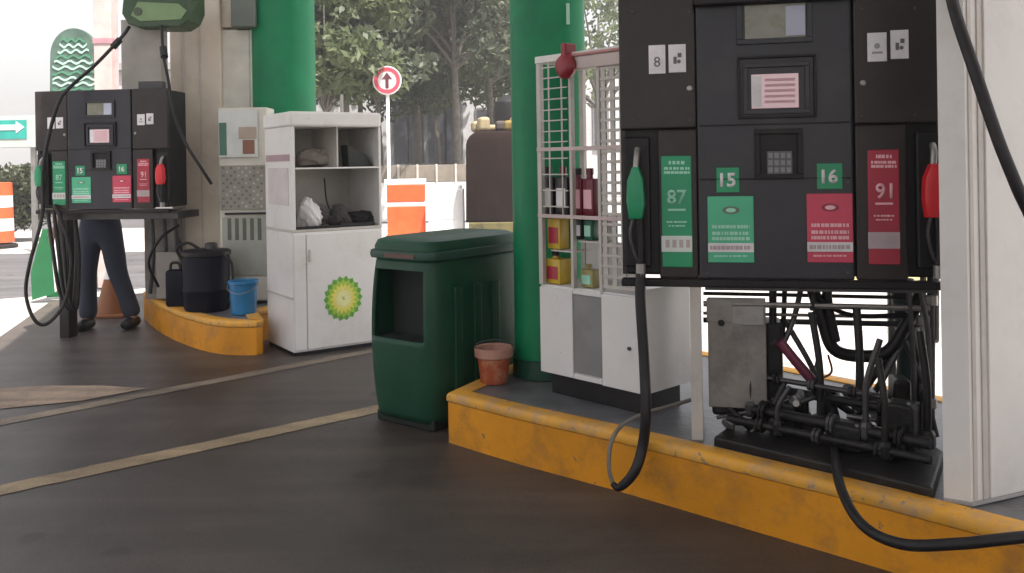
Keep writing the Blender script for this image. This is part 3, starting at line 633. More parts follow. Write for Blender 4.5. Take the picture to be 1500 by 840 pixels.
# -- near pump base frame
part(MB().box(FA, AU(1011, 500), AU(1028, 500), 0.0, 0.03, 0.246, zbotA-0.03, 0.003), 'leg', WHITE2, tA)
part(MB().box(FA, AU(1011, 500), AU(1028, 500), 0.40, 0.43, 0.246, zbotA-0.03, 0.003), 'leg', GREYM, tA)
part(MB().box(FA, 1.12, 1.15, 0.40, 0.43, 0.246, zbotA-0.03, 0.003), 'leg', GREYM, tA)
u0, z1 = FA.pix(1036, 436, 0.05); u1, z0 = FA.pix(1124, 600, 0.05)
pl = part(MB().box(FA, u0, u1, 0.05, 0.062, z0, z1, 0.004), 'cover_plate', TARN, tA)
part(MB().box(FA, u0-0.004, u0+0.10, 0.046, 0.0505, z1-0.10, z1-0.004, 0.001), 'bracket', TARN, tA)
part(MB().disc(FA, u0+0.055, FA.pix(1052, 473, 0.05)[1], 0.014, 0.044, 0.0495, 16), 'knockout', BLACK, tA)
part(MB().box(FA, u0+0.10, u1-0.01, 0.045, 0.052, z1-0.11, z1-0.035, 0.001), 'rating_plate', GREYM, tA)
# horizontal frame bars
for y, r, w_ in ((418, 0.012, 0.1), (433, 0.008, 0.2), (448, 0.012, 0.06), (462, 0.007, 0.14), (472, 0.012, 0.26)):
    part(MB().tube([A(1030, y-3, w_), A(1180, y, w_), A(1362, y+4, w_)], r, 8, False), 'pipe', GREYM if y in (448, 462) else DGREY, tA, True)
part(MB().box(FA, AU(1030), AU(1372), 0.02, 0.03, FA.pix(1150, 428)[1], FA.pix(1150, 420)[1]), 'cross_bar', DGREY, tA)
for x, m, r, y1 in ((1352, GREYM, 0.012, 690), (1364, DGREY, 0.016, 700), (1373, GREYM, 0.008, 560), (1132, BLACK, 0.016, 560)):
    part(MB().tube([A(x, 405, 0.12), A(x, 500, 0.12), A(x-1, y1-60, 0.10)], r, 10, False), 'pipe', m, tA, True)
for x, y in ((1364, 440), (1352, 470), (1363, 590), (1352, 640)):
    c = A(x, y, 0.11); part(MB().lathe(c, [(0.024, -0.02), (0.026, -0.015), (0.026, 0.015), (0.024, 0.02)], 8), 'coupling', GREYM, tA)
# black U-shaped ducts
part(MB().tube([A(1185, 405, 0.15), A(1205, 470, 0.15), A(1222, 512, 0.15), A(1262, 522, 0.15), A(1300, 515, 0.15), A(1325, 480, 0.15), A(1350, 430, 0.15)], 0.026, 12), 'duct', BLACK, tA, True)
part(MB().tube([A(1303, 515, 0.15), A(1280, 550, 0.15), A(1252, 590, 0.15)], 0.016, 10), 'duct', BLACK, tA, True)
part(MB().tube([A(1214, 405, 0.12), A(1212, 440, 0.12), A(1224, 500, 0.13)], 0.02, 10), 'duct', BLACK, tA, True)
part(MB().tube([A(1170, 400, 0.1), A(1205, 440, 0.1), A(1248, 462, 0.1), A(1330, 462, 0.1)], 0.010, 8), 'cable', BLACK, tA, True)
part(MB().tube([A(1320, 410, 0.3), A(1332, 520, 0.3), A(1322, 640, 0.3)], 0.05, 14), 'duct', mat('duct_teal_black', (0.012, 0.03, 0.03), 0.5), tA, True)
part(MB().tube([A(1213, 520, 0.2), A(1218, 545, 0.2), A(1200, 556, 0.2)], 0.005, 8), 'cable', REDD, tA, True)
# dark red diagonal pipe
part(MB().tube([A(1142, 500, 0.06), A(1162, 525, 0.06), A(1192, 560, 0.06)], 0.021, 10), 'pipe', mat('maroon_pipe', (0.13, 0.02, 0.045), 0.4), tA, True, label='dark maroon diagonal pipe')
part(MB().tube([A(1190, 556, 0.06), A(1212, 590, 0.06), A(1222, 620, 0.05)], 0.03, 10), 'pipe', BLACK, tA, True)
part(MB().box(FA, AU(1124, 500), AU(1150, 500), 0.1, 0.26, FA.pix(1130, 600)[1], FA.pix(1130, 480)[1], 0.012), 'motor_box', BLACK, tA)
# filter, valves
for x, y, r, m in ((1136, 612, 0.042, TARN), (1252, 655, 0.032, mat('brass_dull', (0.22, 0.15, 0.07), 0.45, metal=0.4, dirt=(0.06, 0.05, 0.04), damt=0.7, dscale=12)), (1298, 650, 0.03, DGREY), (1165, 590, 0.026, GREYM), (1340, 655, 0.045, DGREY)):
    c = A(x, y, 0.05); part(MB().lathe(c, [(r*0.6, -0.06), (r, -0.05), (r, 0.0), (r*0.8, 0.01), (r*0.5, 0.03)], 14, axis=(-FA.n[0], -FA.n[1], 0.15)), 'valve', m, tA, True)
for a, b, r, m in (((1050, 612), (1170, 580), 0.008, DGREY), ((1075, 618), (1230, 625), 0.014, GRIME), ((1120, 600), (1225, 570), 0.010, DGREY), ((1225, 632), (1325, 640), 0.018, GRIME), ((1240, 610), (1330, 612), 0.010, GREYM), ((1060, 590), (1120, 640), 0.016, BLACK), ((1270, 620), (1340, 690), 0.012, BLACK)):
    part(MB().tube([A(*a, 0.07), A((a[0]+b[0])/2, (a[1]+b[1])/2+4, 0.05), A(*b, 0.07)], r, 8), 'fuel_line', m, tA, True)
for k in range(9):
    rr = random.Random(k+40); x = rr.uniform(1060, 1350); y = rr.uniform(565, 640)+max(0, (x-1200))*0.15
    c = A(x, y, rr.uniform(0.03, 0.3)); q = rr.choice((GRIME, DGREY, BLACK, GREYM, GRIME, TARN)); ax = (rr.uniform(-1, 1), rr.uniform(-1, 0.2), rr.uniform(-0.3, 0.6)); r0 = rr.uniform(0.010, 0.034)
    part(MB().lathe(c, [(r0*0.7, -r0*2), (r0, -r0*1.6), (r0, r0*0.6), (r0*1.25, r0*0.65), (r0*1.25, r0*1.1), (r0*0.6, r0*1.2)], 10, axis=ax), 'fitting', q, tA, True)
for k, (x0, y0, x1, y1, w_) in enumerate(((1330, 412, 1336, 700, 0.05), (1150, 412, 1128, 590, 0.16), (1345, 412, 1362, 560, 0.03), (1180, 412, 1190, 455, 0.05), (1325, 500, 1372, 640, 0.09), (1310, 640, 1360, 560, 0.05), (1095, 640, 1150, 560, 0.03))):
    part(MB().tube([A(x0, y0, w_), A((x0+x1)/2+6, (y0+y1)/2, w_+0.02), A(x1, y1, w_)], 0.011, 8), 'cable', BLACK if k % 2 else DGREY, tA, True)
part(MB().box(FA, AU(1318, 500), AU(1345, 500), 0.12, 0.25, 0.34, FA.pix(1330, 560, 0.1)[1], 0.015), 'junction_box', GRIME, tA)
# sump tray
tray = [(0.80, 3.59), (1.40, 2.985), (1.62, 3.36), (1.62, 3.62), (1.10, 4.05)]
part(MB().prism(tray, 0.246, 0.285, 0.01), 'sump_tray', GRIME, tA)
TD = Vector((0.70, -0.66, 0)).normalized(); TN = Vector((0.66, 0.70, 0)); T0 = Vector((0.86, 3.66, 0))
def TP(a_, b_, z): return T0+TD*a_+TN*b_+Vector((0, 0, z))
for b_, z, r0, m_, x0, x1 in ((0.03, 0.33, 0.016, GRIME, 0.0, 0.80), (0.09, 0.37, 0.022, BLACK, 0.02, 0.78), (0.18, 0.34, 0.014, DGREY, 0.0, 0.7), (0.24, 0.43, 0.018, GRIME, 0.05, 0.66), (0.13, 0.50, 0.011, DGREY, 0.10, 0.60)):
    part(MB().tube([TP(x0, b_, z), TP((x0+x1)/2, b_, z), TP(x1, b_, z)], r0, 10, False), 'fuel_line', m_, tA, True)
    for k in range(3):
        xx = x0+(x1-x0)*(0.14+0.34*k+0.05*math.sin(7*b_*100+k)); part(MB().lathe(TP(xx, b_, z), [(r0*1.9, -0.014), (r0*2.0, -0.010), (r0*2.0, -0.001), (r0*1.3, 0.0), (r0*1.3, 0.002), (r0*2.0, 0.003), (r0*2.0, 0.012), (r0*1.8, 0.015)], 10, axis=TD), 'flange', DGREY if k % 2 else GRIME, tA)
for k, (xx, b_, z0_, z1_, r0) in enumerate(((0.07, 0.09, 0.37, 0.60, 0.012), (0.22, 0.03, 0.33, 0.50, 0.010), (0.33, 0.18, 0.34, 0.78, 0.014), (0.46, 0.26, 0.43, 0.80, 0.016), (0.55, 0.09, 0.37, 0.72, 0.012), (0.64, 0.03, 0.33, 0.66, 0.013), (0.72, 0.24, 0.34, 0.74, 0.015))):
    part(MB().tube([TP(xx, b_, z0_), TP(xx+0.003, b_, (z0_+z1_)/2), TP(xx+0.05*math.sin(k*2), b_+0.02, z1_)], r0, 10), 'riser_pipe', (BLACK, DGREY, GRIME)[k % 3], tA, True)
    part(MB().lathe(TP(xx, b_, z0_), [(r0*1.8, -0.03), (r0*2.1, -0.02), (r0*2.1, 0.02), (r0*1.6, 0.035)], 8), 'tee_fitting', (DGREY, GRIME)[k % 2], tA)
for xx, b_, wd, hh in ((0.12, 0.14, 0.12, 0.12), (0.40, 0.06, 0.14, 0.10), (0.60, 0.12, 0.11, 0.20)):
    f_ = Frame(*TP(xx, b_, 0)[:2], TD.x, TD.y)
    o_ = part(MB().box(f_, 0, wd, 0, 0.10, 0.284, 0.284+hh, 0.012), 'valve_body', GRIME, tA)
    for q_ in (0.02, wd-0.02): part(MB().lathe(f_.p(q_, 0.02, 0.284+hh), [(0.009, -0.004), (0.009, 0.008), (0.004, 0.009)], 6), 'bolt', GREYM, o_)
part(MB().box(FA, 0.95, 1.15, 0.2, 0.32, 0.33, 0.41, 0.02), 'meter_unit', GRIME, tA)
for a, b, r_ in (((1150, 470), (1215, 600), 0.012), ((1345, 430), (1290, 560), 0.016), ((1290, 560), (1235, 630), 0.013), ((1200, 520), (1165, 620), 0.010), ((1330, 470), (1350, 600), 0.018), ((1175, 415), (1140, 520), 0.012), ((1225, 590), (1300, 650), 0.015), ((1140, 560), (1100, 620), 0.012)):
    part(MB().tube([A(*a, 0.2), A((a[0]+b[0])/2+5, (a[1]+b[1])/2, 0.16), A(*b, 0.12)], r_, 8), 'strut', random.choice((BLACK, DGREY, GRIME)), tA, True)
part(MB().box(FA, 0.36, 0.75, 0.08, 0.22, 0.33, 0.41, 0.015), 'meter_unit', GRIME, tA)
part(MB().box(FA, 1.0, 1.02, 0.02, 0.34, 0.33, 0.44, 0.004), 'bracket', DGREY, tA)
# hoses of the near pump
hm = RUBBER
part(MB().tube([eA1, A(938, 440, -0.04), A(943, 520, -0.06), A(946, 600, -0.10), at(942, 650, 3.62), at(930, 690, 3.60), at(908, 714, 3.62), at(896, 708, 3.63)], 0.021, 12, rs=[0.021, 0.022, 0.022, 0.022, 0.022, 0.021, 0.017, 0.010]), 'hose', hm, tA, True)
part(MB().tube([at(898, 710, 3.63), at(892, 685, 3.64), at(895, 650, 3.66), at(910, 624, 3.72), at(940, 607, 3.86), at(975, 597, 3.9), at(1012, 586, 3.95)], 0.009, 8), 'cable', mat('cable_greybrown', (0.16, 0.14, 0.12), 0.5), tA, True, label='thin grey cable looping over the kerb')
part(MB().tube([A(1218, 600, 0.04), A(1222, 650, -0.10), at(1230, 710, 2.98), at(1262, 768, 2.75), at(1320, 797, 2.58), at(1400, 797, 2.5), at(1470, 790, 2.46), at(1560, 780, 2.45)], 0.0165, 12), 'hose', hm, tA, True, label='black hose trailing over the kerb to the right')
part(MB().tube([at(1380, -190, 3.35), at(1384, -70, 3.1), at(1397, 10, 2.86), at(1428, 105, 2.76), at(1462, 205, 2.72), at(1490, 275, 2.7), at(1520, 350, 2.7), at(1530, 480, 2.6)], 0.0185, 12), 'hose', hm, tA, True, label='thick black hose hanging in front of the white pillar')

# ================================================================== WHITE PILLAR (right)
t = thing('pillar', 'tall white metal pillar standing at the right end of the yellow kerbed island', 'pillar', (1.6, 3.15, 0.25))
pts = [(1.425, 2.965), (1.495, 2.925), (1.93, 3.11), (2.13, 3.45), (1.74, 3.33)]
MB().prism(pts, 0.25, 4.8, 0.0).link('cladding', WHITE, t)
f = Frame(*pts[1], pts[2][0]-pts[1][0], pts[2][1]-pts[1][1])
MB().box(f, 0.085, 0.44, -0.008, 0.002, 0.262, 4.7, 0.003).link('panel', WHITE, t)
MB().box(f, 0.012, 0.030, -0.004, 0.002, 0.262, 4.7, 0.002).link('seam_strip', WHITE2, t)
MB().box(f, 0.055, 0.075, -0.005, 0.002, 0.262, 4.7, 0.002).link('seam_strip', WHITE2, t)
MB().prism([(x*1.0+dx, y+dy) for (x, y), (dx, dy) in zip(pts, ((-0.003, -0.005), (0, -0.012), (0.01, -0.01), (0.01, 0.01), (0, 0.01)))], 0.2505, 0.262).link('base_plate', mat('base_stain', (0.32, 0.31, 0.31), 0.6), t)

# ================================================================== LEFT PUMP
SU = 0.915; ZB = 0.784; ZA = 1.12-0.965*ZB
tL, eL1, eL2, zbotL, UL_, ZL_ = build_pump(FL, SU, ZA, ZB, (-3.3, 7.5, 0.0), 'smaller looking fuel pump farther off on the left, with the man behind it', 'fuel pumps', near=False, D=0.34)
LP = lambda px, py, w_: FL.p(FL.pix(px, py, w_)[0], w_, FL.pix(px, py, w_)[1])
# supports
def lbox(name, m, x0, x1, w0, w1, z0, z1, bev=0.004): return MB().box(FL, FL.pix(x0, 400, w0)[0], FL.pix(x1, 400, w0)[0], w0, w1, z0, z1, bev).link(name, m, tL)
lbox('left_support', GRIME, 86, 100, 0.12, 0.24, 0.0, zbotL-0.03)
lbox('cross_member', DGREY, 88, 262, 0.10, 0.16, zbotL-0.09, zbotL-0.036)
lbox('right_support', TARN, 212, 262, 0.62, 0.70, 0.25, zbotL-0.03, 0.006)
lbox('support_beam', DGREY, 214, 226, 0.28, 0.66, zbotL-0.10, zbotL-0.04)
lbox('support_beam', DGREY, 250, 262, 0.28, 0.66, zbotL-0.10, zbotL-0.04)
for x in (222, 240, 256):
    MB().tube([LP(x, 315, 0.5), LP(x+3, 370, 0.52), LP(x-2, 430, 0.56)], 0.018, 8).link('pipe', DGREY, tL, True)
MB().box(FL, FL.pix(228, 380, 0.5)[0], FL.pix(262, 380, 0.5)[0], 0.5, 0.6, 0.27, 0.68, 0.01).link('meter_unit', GBEIGE, tL)
MB().tube([LP(262, 330, 0.3), LP(235, 350, 0.2), LP(218, 385, 0.2), LP(232, 420, 0.4)], 0.012, 8).link('cable', BLACK, tL, True)
MB().tube([LP(262, 350, 0.3), LP(268, 390, 0.3), LP(258, 432, 0.5)], 0.014, 8).link('cable', BLACK, tL, True)
# mast and topper
v0, v1 = at(187, 138, 7.62), at(243, 40, 7.62)
MB().wbox(v0.x, v1.x, 7.5, 7.66, v0.z-0.02, v1.z+0.05, 0.01).link('mast', GBEIGE, tL)
a, b = at(207, 134, 7.5), at(243, 120, 7.5)
MB().wbox(a.x, b.x, 7.44, 7.5, a.z, b.z, 0.004).link('mast_foot', DGREY, tL)
FT = Frame(at(178, 20, 7.35).x, 7.35, 1, 0)
TW = at(283, 20, 7.35).x-FT.o[0]; zt0 = at(230, 40, 7.35).z
poly = [(0.02, zt0+0.30), (0.0, zt0+0.12), (0.05, zt0+0.03), (0.14, zt0), (TW-0.12, zt0+0.0), (TW-0.04, zt0+0.05), (TW, zt0+0.14), (TW, zt0+0.30)]
tp = MB().plate(FT, poly, 0, 0.28, 0.012).link('topper_sign', mat('topper_green', (0.022, 0.055, 0.022), 0.5, dirt=(0.09, 0.1, 0.07), damt=0.6, dscale=7), tL)
MB().plate(FT, [(0.08, zt0+0.10), (0.16, zt0+0.05), (TW-0.1, zt0+0.06), (TW-0.05, zt0+0.13), (TW-0.12, zt0+0.19), (0.14, zt0+0.21)], -0.008, 0.002).link('emblem', mat('topper_pale', (0.15, 0.24, 0.11), 0.5), tp)
MB().disc(FT, 0.14, zt0+0.13, 0.035, -0.014, -0.006, 20).link('emblem', mat('topper_dark', (0.05, 0.07, 0.04), 0.5), tp)
# hoses of left pump
MB().tube([at(189, 40, 7.4), at(178, 55, 7.3), at(140, 95, 7.2), at(106, 125, 7.15), at(84, 155, 7.1), at(64, 240, 7.1), at(62, 315, 7.1), at(44, 385, 7.0), at(38, 430, 7.0), at(50, 468, 7.0), at(70, 474, 7.05), at(96, 440, 7.2), at(104, 380, 7.22), at(92, 330, 7.25), at(80, 300, 7.28)], 0.0145, 8).link('hose', hm, tL, True)
for k in range(3):
    MB().tube([LP(70+k*9, 310, 0.0), LP(78+k*8, 370, -0.03), LP(88+k*6, 430, 0.0), LP(106+k*3, 452, 0.05), LP(112+k*2, 380, 0.1), LP(110, 318, 0.15)], 0.016, 8).link('hose', hm, tL, True)
MB().tube([at(176, 58, 7.3), at(165, 70, 7.28)], 0.028, 10).link('breakaway', BLACK, tL, True)
MB().tube([at(237, 38, 7.35), at(238, 62, 7.3), at(240, 85, 7.25), at(247, 120, 7.15), at(254, 165, 7.1), at(272, 210, 7.05), at(292, 242, 7.05), at(310, 270, 7.1)], 0.0125, 8).link('hose', hm, tL, True)
MB().tube([at(239, 70, 7.3), at(241, 84, 7.26)], 0.03, 10).link('breakaway', BLACK, tL, True)

# ================================================================== BEIGE COLUMNS and left cabinet
a = at(250, 200, 7.95); b = at(325, 200, 7.95)
t = thing('beige_column', 'wide beige square column behind the left fuel pump', 'column', ((a.x+b.x)/2, 8.1, 0.25))
MB().wbox(a.x, b.x, 7.95, 8.3, 0.25, 4.8, 0.015).link('shaft', BEIGE, t)
MB().wbox(a.x+0.11, a.x+0.125, 7.942, 7.952, 0.27, 4.7).link('seam', WHITE2, t)
MB().wbox(a.x+0.27, a.x+0.28, 7.944, 7.952, 0.27, 4.7).link('seam', WHITE2, t)
a2 = at(326, 200, 7.98); b2 = at(372, 200, 7.98)
t = thing('pale_column', 'pale cream cladding post between the beige column and the green column', 'column', ((a2.x+b2.x)/2, 8.1, 0.25))
MB().wbox(a2.x, b2.x-0.03, 7.99, 8.2, 0.25, at(350, 44, 7.99).z, 0.01).link('shaft', PALE, t)
MB().wbox(b2.x-0.028, b2.x+0.02, 7.985, 8.15, 0.25, at(350, 44, 7.99).z, 0.006).link('edge_strip', mat('pale_mint_paint', (0.56, 0.60, 0.52), 0.5), t)
MB().wbox(a2.x, b2.x-0.02, 8.0, 8.2, at(350, 40, 8).z, 4.8).link('upper_shaft', BEIGE, t)
YC = 7.5
cx0, cx1 = at(321, 300, YC).x, at(392, 300, YC).x
t = thing('display_cabinet', 'pale perforated display cabinet with poster, half hidden behind the logo cabinet', 'display cabinet', ((cx0+cx1)/2, YC+0.12, 0.25))
ztc = at(340, 158, YC).z
MB().wbox(cx0, cx1, YC+0.012, YC+0.26, 0.27, ztc, 0.008).link('body', PALE, t)
def yb(name, m, x0, y0, x1, y1, w0=-0.006, w1=0.014, par=None, bev=0.002):
    a_, b_ = at(x0, y1, YC), at(x1, y0, YC); return MB().wbox(a_.x, b_.x, YC+w0, YC+w1, a_.z, b_.z, bev).link(name, m, par or t)
yb('poster', mat('poster_white', (0.6, 0.62, 0.6), 0.5), 321, 162, 377, 231)
yb('poster_print', mat('poster_green', (0.06, 0.16, 0.12), 0.5), 322, 180, 332, 228, -0.009, -0.005)
yb('poster_print', mat('poster_rust', (0.24, 0.10, 0.06), 0.5), 356, 205, 373, 226, -0.009, -0.005)
yb('poster_print', mat('poster_tan', (0.42, 0.33, 0.27), 0.5), 350, 186, 376, 204, -0.009, -0.005)
PERF = mat('perf_grey', (0.26, 0.25, 0.215), 0.5)
yb('perforated_panel', PERF, 323, 242, 390, 308, -0.004, 0.014)
for i in range(11):
    for j in range(11):
        if (i+j) % 2 == 0: yb('perforation', mat('perf_dark', (0.14, 0.13, 0.11), 0.5) if random.random() < 0.6 else WHITE2, 326+i*5.6, 245+j*5.6, 329+i*5.6, 248+j*5.6, -0.007, -0.003, bev=0.0)
yb('shelf', BLACK, 330, 311, 392, 315, -0.02, 0.014)
yb('slot_panel', mat('slot_grey', (0.34, 0.35, 0.31), 0.5), 327, 318, 392, 404)
for k in range(5): yb('slot', mat('slot_dark', (0.10, 0.11, 0.09), 0.5), 334+k*11, 320, 339+k*11, 352, -0.009, -0.005)
yb('lower_door', PALE, 327, 406, 392, 440, -0.004, 0.013)

# ================================================================== LOGO CABINET
FC = Frame(-1.63, 6.55, 0.59, 0.40)
FC.n = (-FC.d[1], FC.d[0])
CW = FC.pix(561, 420)[0]; CDp = 0.58
ztC = FC.pix(430, 165)[1]+0.01
t = thing('logo_cabinet', 'tall white cabinet with open top shelves and a green yellow sunburst logo', 'cabinet', tuple(FC.p(CW/2, CDp/2, 0)))
zS = FC.pix(495, 334)[1]; zM = FC.pix(495, 245)[1]; zT = FC.pix(495, 186)[1]
MB().box(FC, 0.01, CW-0.01, 0.01, CDp, 0.0, 0.025).link('dark_base', BLACK, t)  # black strip drawn for the shadow line along the cabinet foot
MB().box(FC, 0, CW, 0, CDp, 0.025, zS-0.02, 0.006).link('base_cabinet', WHITE, t)
MB().box(FC, 0, CW, 0, CDp, zS-0.0195, zS, 0.003).link('counter', WHITE2, t)
ud1 = FC.pix(449, 430)[0]
dd = MB().box(FC, ud1+0.004, CW-0.012, -0.010, 0.001, 0.04, zS-0.035, 0.004).link('door', WHITE, t)
MB().box(FC, 0.008, ud1-0.003, -0.008, 0.001, 0.04, zS-0.035, 0.004).link('door', WHITE, t)
for u0, u1 in ((0, 0.03), (CW-0.02, CW)):
    MB().box(FC, u0, u1, 0.0, CDp, zS, zT, 0.003).link('side_panel', WHITE, t)
MB().box(FC, 0.03, CW-0.02, CDp-0.015, CDp, zS, zT).link('back_panel', WHITE2, t)
MB().box(FC, 0.03, CW-0.02, 0.0, CDp-0.015, zM-0.012, zM, 0.001).link('shelf', WHITE, t)
um = FC.pix(497, 215)[0]
MB().box(FC, um, um+0.012, 0.05, CDp-0.015, zM, zT).link('divider', WHITE2, t)
MB().box(FC, -0.012, CW+0.004, -0.012, CDp+0.01, zT, ztC, 0.02, 3).link('top', WHITE, t)
MB().box(FC, -0.004, 0.0, 0.03, CDp-0.03, zM+0.05, zM+0.10).link('sticker', mat('mauve_sticker', (0.35, 0.24, 0.27), 0.5), t)
MB().box(FC, -0.004, 0.0, 0.06, CDp-0.08, zM-0.28, zM+0.0).link('sticker', mat('stain_mauve', (0.5, 0.46, 0.46), 0.6), t)
MB().box(FC, -0.008, 0.0, 0.0, CDp-0.01, 0.42, 0.435).link('side_rail', WHITE2, t)
for z in (0.18, zS-0.22):
    MB().box(FC, CW-0.016, CW-0.004, -0.016, -0.002, z, z+0.07, 0.003).link('hinge', GREYM, t)
MB().box(FC, ud1+0.02, ud1+0.032, -0.024, -0.009, zS-0.24, zS-0.15, 0.004).link('handle', WHITE2, dd)
# logo : rings of pointed petals
lu, lz = FC.pix(502, 437); LR = 0.172
sxx = 0.92
def petals(r0, r1, n, w0, w1, m, rot=0):
    mb = MB()
    for i in range(n):
        a = 2*math.pi*(i+rot)/n; h = math.pi/n
        P = [(r0, 0), ((r0+r1)*0.58, -h*1.02), (r1, 0), ((r0+r1)*0.58, h*1.02)]
        mb.plate(FC, [(lu+sxx*r*math.cos(a+da), lz+r*math.sin(a+da)) for r, da in P], w0, w1)
    return mb.link('logo_petals', m, logo)
logo = MB().plate(FC, [(lu+sxx*LR*0.86*math.cos(2*math.pi*i/40), lz+LR*0.86*math.sin(2*math.pi*i/40)) for i in range(40)], -0.0125, -0.0095).link('logo', BPG, t)
petals(LR*0.5, LR*1.0, 18, -0.0135, -0.0095, BPG); petals(LR*0.36, LR*0.88, 18, -0.0150, -0.0125, BPL, 0.5)
petals(LR*0.2, LR*0.70, 18, -0.0165, -0.014, BPY)
petals(LR*0.02, LR*0.50, 18, -0.018, -0.0155, BPW, 0.5)
# contents
u, z = FC.pix(530, 238, 0.1)
o = MB().plate(FC, [(u-0.12, zM+0.001), (u-0.13, zM+0.17), (u-0.05, zM+0.13), (u+0.03, zM+0.09), (u+0.06, zM+0.04), (u+0.09, zM+0.001)], 0.08, 0.2, 0.006).link('dark_bag', mat('bag_dark', (0.014, 0.018, 0.014), 0.6), None, loc=tuple(FC.p(u, 0.14, zM)))
tag(o, 'dark slumped bag in the upper right compartment of the logo cabinet', 'bag')
def lump(c, s, m, seed, name, label, cat, n=4):
    bm = bmesh.new(); bmesh.ops.create_icosphere(bm, subdivisions=n, radius=1)
    rr = random.Random(seed)
    ph = [(Vector((rr.uniform(-3, 3), rr.uniform(-3, 3), rr.uniform(-3, 3))), rr.uniform(0, 6)) for _ in range(7)]
    for v in bm.verts:
        k = 1+0.09*sum(math.sin(v.co.dot(p_)*1.4+q_) for p_, q_ in ph)/1.6
        k += 0.10*math.sin(v.co.x*9+v.co.z*5+seed)*math.sin(v.co.y*8+v.co.z*7)+0.06*math.sin(v.co.x*21+seed)*math.sin(v.co.z*19)
        v.co = Vector((v.co.x*s[0]*k*(1.15-0.35*v.co.z), v.co.y*s[1]*k, max(v.co.z, -0.75)*s[2]*k))
    zmin = min(v.co.z for v in bm.verts)
    for v in bm.verts: v.co.z -= zmin; v.co += Vector(c)
    mb = MB(); mb.bm.free(); mb.bm = bm
    o = mb.link(name, m, None, True, loc=c); tag(o, label, cat); return o
u, _ = FC.pix(452, 310, 0.12); lump(tuple(FC.p(u, 0.12, zS+0.001)), (0.08, 0.07, 0.12), mat('plastic_bag', (0.62, 0.6, 0.6), 0.45, var=0.1), 3, 'plastic_bag', 'crumpled white plastic bag on the lower shelf of the logo cabinet', 'bag')
u, _ = FC.pix(497, 320, 0.1); lump(tuple(FC.p(u, 0.12, zS+0.001)), (0.07, 0.06, 0.09), mat('rag_dark', (0.04, 0.035, 0.035), 0.8, var=0.4, scale=20), 5, 'rag', 'dark heap of rags under the hook in the logo cabinet', 'rag')
u, _ = FC.pix(527, 320, 0.2); lump(tuple(FC.p(u, 0.2, zS+0.001)), (0.12, 0.08, 0.06), mat('cloth_black', (0.015, 0.013, 0.013), 0.8), 8, 'cloth', 'flat black crumpled cloth at the right of the lower logo cabinet shelf', 'cloth')
u, _ = FC.pix(470, 320, 0.25); lump(tuple(FC.p(u, 0.27, zS+0.001)), (0.10, 0.08, 0.09), mat('cloth_grey', (0.16, 0.15, 0.145), 0.8), 11, 'cloth', 'grey crumpled cloth behind the white plastic bag in the logo cabinet', 'cloth')
u, _ = FC.pix(465, 235, 0.3); lump(tuple(FC.p(u, 0.32, zM+0.001)), (0.13, 0.08, 0.08), mat('paper_beige', (0.35, 0.31, 0.28), 0.8), 14, 'paper_heap', 'pale crumpled paper heap in the upper left compartment of the logo cabinet', 'paper')
t2 = thing('squeegee', 'dark long handled brush leaning in the logo cabinet', 'brush', tuple(FC.p(FC.pix(520, 330)[0], 0.06, zS)))
MB().tube([FC.p(FC.pix(490, 262)[0], 0.2, FC.pix(490, 262)[1]), FC.p(FC.pix(491, 300)[0], 0.15, FC.pix(490, 300)[1]), FC.p(FC.pix(500, 318)[0], 0.06, zS+0.04)], 0.007, 6).link('handle', BLACK, t2, True)
MB().box(FC, FC.pix(500, 330)[0], FC.pix(552, 330)[0], 0.03, 0.07, zS+0.001, zS+0.03, 0.004).link('head', BLACK, t2)
t2 = thing('tray', 'thin black tray at the front left of the logo cabinet shelf', 'tray', tuple(FC.p(0.1, 0.06, zS)))
MB().box(FC, 0.035, FC.pix(500, 330)[0]-0.01, 0.01, 0.1, zS+0.001, zS+0.012).link('base', BLACK, t2)
MB().box(FC, 0.035, FC.pix(500, 330)[0]-0.01, 0.008, 0.012, zS+0.001, zS+0.022).link('lip', BLACK, t2)

# ================================================================== ISLAND ITEMS (left)
c = Vector((-2.50, 7.22, 0.25))
t = thing('drum', 'black and navy plastic drum with handle on the left island', 'drum', tuple(c))
MB().lathe(c, [(0.165, 0), (0.175, 0.02), (0.18, 0.15), (0.185, 0.16), (0.185, 0.18), (0.18, 0.19), (0.185, 0.42), (0.175, 0.45)], 28).link('body', NAVY, t, True)
MB().lathe(c, [(0.19, 0.445), (0.195, 0.45), (0.195, 0.48), (0.18, 0.49), (0.06, 0.50)], 28).link('lid', BLACK, t, True)
MB().lathe(c+Vector((0.05, -0.02, 0)), [(0.05, 0.495), (0.05, 0.54), (0.03, 0.55)], 16).link('cap', DGREY, t, True)
MB().tube([c+Vector((-0.19, 0, 0.40)), c+Vector((-0.23, -0.02, 0.5)), c+Vector((-0.14, -0.03, 0.55)), c+Vector((-0.05, -0.02, 0.5))], 0.012, 8).link('handle', BLACK, t, True)
MB().tube([c+Vector((0.16, -0.08, 0.46)), c+Vector((0.24, -0.1, 0.38)), c+Vector((0.25, -0.12, 0.15)), c+Vector((0.27, -0.14, 0.012))], 0.01, 8).link('spout_hose', BLACK, t, True)
t = thing('jerrycan', 'black plastic jerrycan standing left of the lidded drum on the left island', 'jerrycan', (-2.80, 7.42, 0.25))
MB().wbox(-2.90, -2.72, 7.36, 7.48, 0.25, 0.56, 0.03).link('body', NAVY, t, True)
MB().tube([(-2.87, 7.42, 0.55), (-2.86, 7.42, 0.61), (-2.80, 7.42, 0.61), (-2.78, 7.42, 0.55)], 0.012, 8).link('handle', BLACK, t, True)
MB().lathe((-2.745, 7.42, 0.25), [(0.022, 0.30), (0.022, 0.35)], 12).link('cap', REDD, t, True)
c = Vector((at(357, 440, 7.02).x, 7.02, 0.25))
